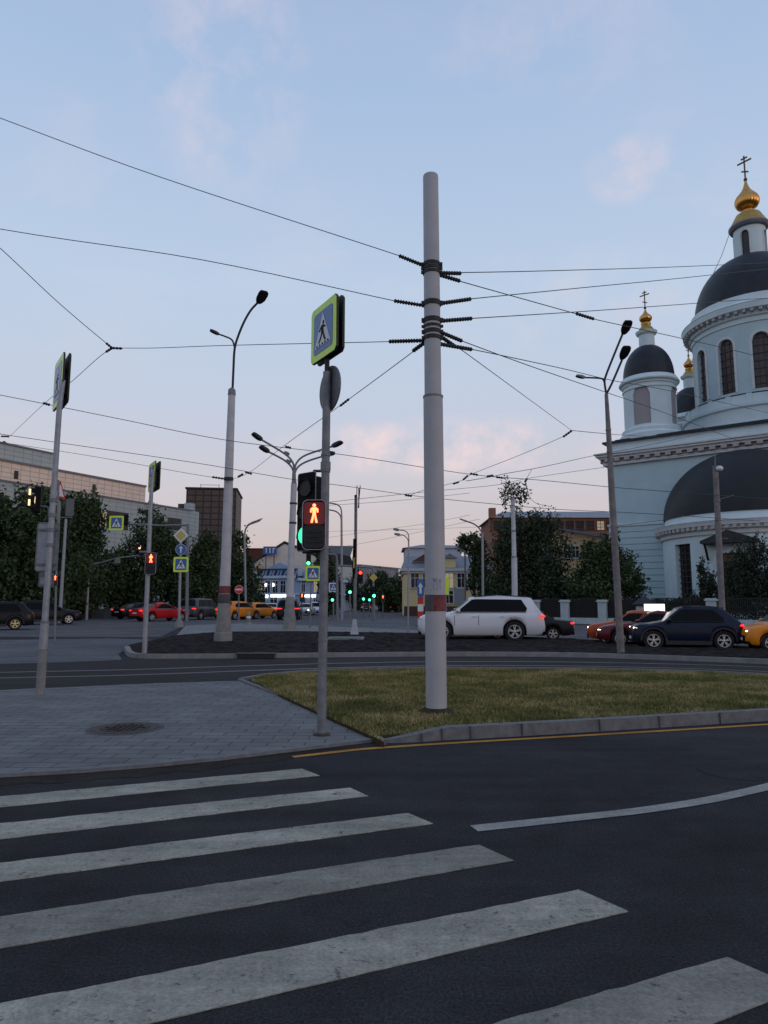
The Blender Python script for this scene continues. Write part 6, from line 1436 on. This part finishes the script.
# ------------------------------------------------------------------ trees and shrubs
def leafmesh(name, parent, blobs, n, size, m='leaf', hang=0.0, clump=.16, shell=.55):
    C = []; cl = []
    vol = np.array([b[3]*b[4]*b[5] for b in blobs]); pr = vol/vol.sum()
    for b, p in zip(blobs, pr):
        k = max(30, int(n*p)); nc = max(6, k//26)
        d = rng.normal(size=(nc, 3)); d /= np.linalg.norm(d, axis=1)[:, None]; rr = shell+(1-shell)*rng.random(nc)**.7; rr = np.where(rng.random(nc) < .3, rng.random(nc)**.5, rr)
        c = d*rr[:, None]*np.array(b[3:6])+np.array(b[:3]); i = rng.integers(0, nc, k)
        sg = np.array(b[3:6])*clump; q = c[i]+rng.normal(size=(k, 3))*sg
        if hang: q[:, 2] -= rng.random(k)**1.0*hang
        C.append(q)
    q = np.concatenate(C); q = q[q[:, 2] > .15]; k = len(q)
    a = rng.normal(size=(k, 3)); a /= np.linalg.norm(a, axis=1)[:, None]; b = rng.normal(size=(k, 3)); b -= (b*a).sum(1)[:, None]*a; b /= np.linalg.norm(b, axis=1)[:, None]
    s = size*(.6+.8*rng.random(k))[:, None]
    V = np.empty((k, 4, 3)); V[:, 0] = q-a*s; V[:, 1] = q+b*s*.55; V[:, 2] = q+a*s; V[:, 3] = q-b*s*.55
    me = bpy.data.meshes.new(name); me.vertices.add(4*k); me.vertices.foreach_set('co', V.ravel()); me.loops.add(4*k); me.loops.foreach_set('vertex_index', np.arange(4*k, dtype=np.int32))
    me.polygons.add(k); me.polygons.foreach_set('loop_start', np.arange(0, 4*k, 4, dtype=np.int32)); me.update(calc_edges=True); me.validate(); me.materials.append(M[m])
    o = bpy.data.objects.new(name, me); COL.objects.link(o); o.parent = parent; return o
def tree(label, bx, Y, blobs_px, n=4500, size=.30, m='leaf', hang=0.0, name='tree', trunk=True, group='street trees', clump=.16, shell=.55, dy=1.0, cat='tree'):
    # blobs in picture columns/rows at distance Y: (x, y, half width, half height)
    o = P(bx, 600, Y); o.z = 0; root = thing(name, label, cat, o, 0, group); bl = []
    for x, y, hw_, hh_ in blobs_px:
        c = P(x, y, Y)-o; s = (Y*CP+(c.z-EYE)*SP)/FPX; bl.append((c.x, random.uniform(-.5, .5)*hw_*s*dy, c.z, hw_*s, hw_*s*dy, hh_*s))
    if trunk:
        top = max(b[2] for b in bl); mb = MB(); h = top*.75; mb.tube([(0, 0, -.1), (.05, 0, h*.35), (.0, .1, h*.7), (.1, 0, h)], [.028*top, .022*top, .015*top, .006*top], 8)
        for b in bl:
            z = min(h*.8, max(1.0, b[2]*.55)); mb.tube([(0, 0, z), (b[0]*.5, b[1]*.5, z+(b[2]-z)*.55), (b[0], b[1], b[2])], [.010*top, .007*top, .003*top], 6)
        mb.build('trunk', 'bark', root)
    leafmesh('crown' if trunk else 'foliage', root, bl, int(n*1.7), size*.74, m, hang, clump, shell); return root
G1 = 'trees before the shopping centre'
tree('dark dense tree at the far left in front of the mall', -14, 66, [(-20, 560, 30, 62), (-4, 525, 22, 34), (14, 545, 20, 40), (5, 585, 30, 30)], 6500, .30, group=G1)
tree('broad dark tree behind the leftmost sign post', 34, 64, [(32, 520, 22, 32), (50, 530, 24, 36), (30, 575, 30, 38), (60, 575, 28, 36), (44, 505, 12, 16)], 8000, .28, group=G1)
tree('rounded dark tree between leftmost sign and mast arm sign', 82, 72, [(80, 525, 20, 34), (90, 556, 14, 30), (82, 585, 24, 30), (70, 545, 18, 30), (74, 503, 12, 14)], 7500, .28, group=G1)
tree('low tree filling the gap under the mast arm sign', 116, 84, [(116, 575, 20, 26), (108, 590, 22, 20), (128, 590, 16, 22)], 4200, .28, group=G1)
tree('tree with ragged top behind the bed corner post', 150, 84, [(148, 530, 16, 26), (142, 560, 20, 34), (162, 548, 16, 26), (152, 590, 26, 26), (146, 514, 8, 8)], 6000, .26, group=G1)
tree('tree behind the diamond sign reaching the mall corner', 176, 84, [(174, 565, 14, 32), (182, 585, 18, 28), (168, 545, 8, 14)], 4200, .26, group=G1)
tree('tree left of the banded mast before the brown tower', 204, 84, [(202, 575, 16, 38), (208, 550, 12, 18), (196, 595, 20, 22)], 4600, .26, group=G1)
tree('tree right of the banded mast with branches over the corner house', 238, 86, [(236, 560, 14, 28), (246, 582, 16, 26), (232, 590, 18, 26), (252, 600, 12, 14), (240, 540, 9, 9)], 5600, .24, group=G1)
G2 = 'trees at the end of the street'
tree('dark tree behind the nearest signal post base', 328, 84, [(326, 580, 9, 26), (333, 592, 8, 22), (320, 560, 6, 10)], 2600, .28, group=G2)
tree('dark tree beyond the red light in the street', 352, 150, [(352, 590, 9, 18), (362, 600, 10, 12)], 1600, .4, group=G2)
tree('tree rising at the street end behind the long mast arm', 379, 140, [(379, 578, 9, 10), (372, 590, 10, 14), (386, 592, 12, 14)], 2600, .36, group=G2)
tree('low wide tree left of the yellow house', 396, 120, [(394, 590, 12, 13), (400, 600, 10, 12), (384, 600, 12, 12)], 2400, .34, group=G2)
G3 = 'trees left of the church'
tree('light branched tree over the yellow house roof', 474, 76, [(472, 545, 14, 12), (464, 541, 8, 6), (480, 565, 10, 28), (468, 585, 6, 10), (486, 590, 10, 20)], 3000, .22, group=G3, shell=.3)
tree('big weeping tree behind the white mast', 530, 66, [(528, 540, 30, 28), (510, 545, 18, 36), (545, 548, 22, 36), (528, 580, 34, 34), (499, 575, 12, 34), (540, 520, 14, 14), (502, 540, 10, 24), (522, 522, 16, 14)], 11000, .20, 'leafw', 1.8, group=G3)
tree('thin leafy twigs crowning the white mast', 514, 47.4, [(513, 486, 15, 7), (504, 481, 7, 5), (524, 484, 7, 5), (505, 494, 7, 7), (522, 493, 7, 7), (513, 498, 8, 6)], 520, .12, 'leafw', .9, name='creeper', trunk=False, group=None, shell=.2, cat='plant')
tree('small leafy tree between weeping tree and tall lamp', 588, 58, [(598, 570, 20, 30), (578, 588, 16, 18), (604, 556, 12, 22), (596, 592, 26, 16), (590, 552, 10, 14)], 5000, .19, 'leaf', 0, group=G3, shell=.35)
tree('small tree beside the church wall right of the tall lamp', 625, 57, [(624, 575, 16, 22), (634, 588, 14, 12), (612, 560, 10, 20), (642, 578, 6, 5), (616, 535, 5, 8)], 2600, .17, 'leaf', 0, group=G3, shell=.3)
tree('dark tree low behind the dark sedan and fence', 556, 60, [(556, 594, 14, 18), (550, 575, 10, 20), (566, 592, 12, 12)], 3600, .2, 'leafw', 0, group=G3)
G4 = 'shrubs before the church apse'
tree('low shrub under the tall apse window', 672, 53, [(672, 607, 20, 8), (655, 604, 10, 6), (690, 606, 14, 9)], 2600, .14, 'leafb', 0, 'shrub', False, G4, dy=.7, cat='shrub')
tree('shrub with ragged top left of the camera pole', 705, 52, [(706, 580, 8, 22), (712, 596, 12, 20), (700, 572, 5, 6), (698, 598, 8, 10)], 2600, .13, 'leafb', 0, 'shrub', False, G4, dy=.8, cat='shrub')
tree('tall dense shrub covering the apse door', 750, 51, [(745, 580, 18, 36), (760, 570, 16, 32), (735, 595, 16, 26), (765, 596, 24, 28), (738, 560, 6, 14), (758, 548, 8, 12)], 9000, .13, 'leafb', 0, 'shrub', False, G4, dy=.8, cat='shrub')
tree('shrub continuing past the right edge of the photo', 800, 49, [(800, 580, 22, 38), (825, 590, 24, 30)], 5000, .14, 'leafb', 0, 'shrub', False, G4, dy=.8, cat='shrub')
# low retaining wall under the left trees
wl = thing('garden_wall', 'low dull stone wall under the trees behind the black sedan', 'wall', P(97, 600, 74), 0); wl.location.z = 0
MB().box((0, 0, .45), (11, .3, .9)).box((0, 0, .93), (11.1, .4, .08)).build('wall', 'paver', wl)
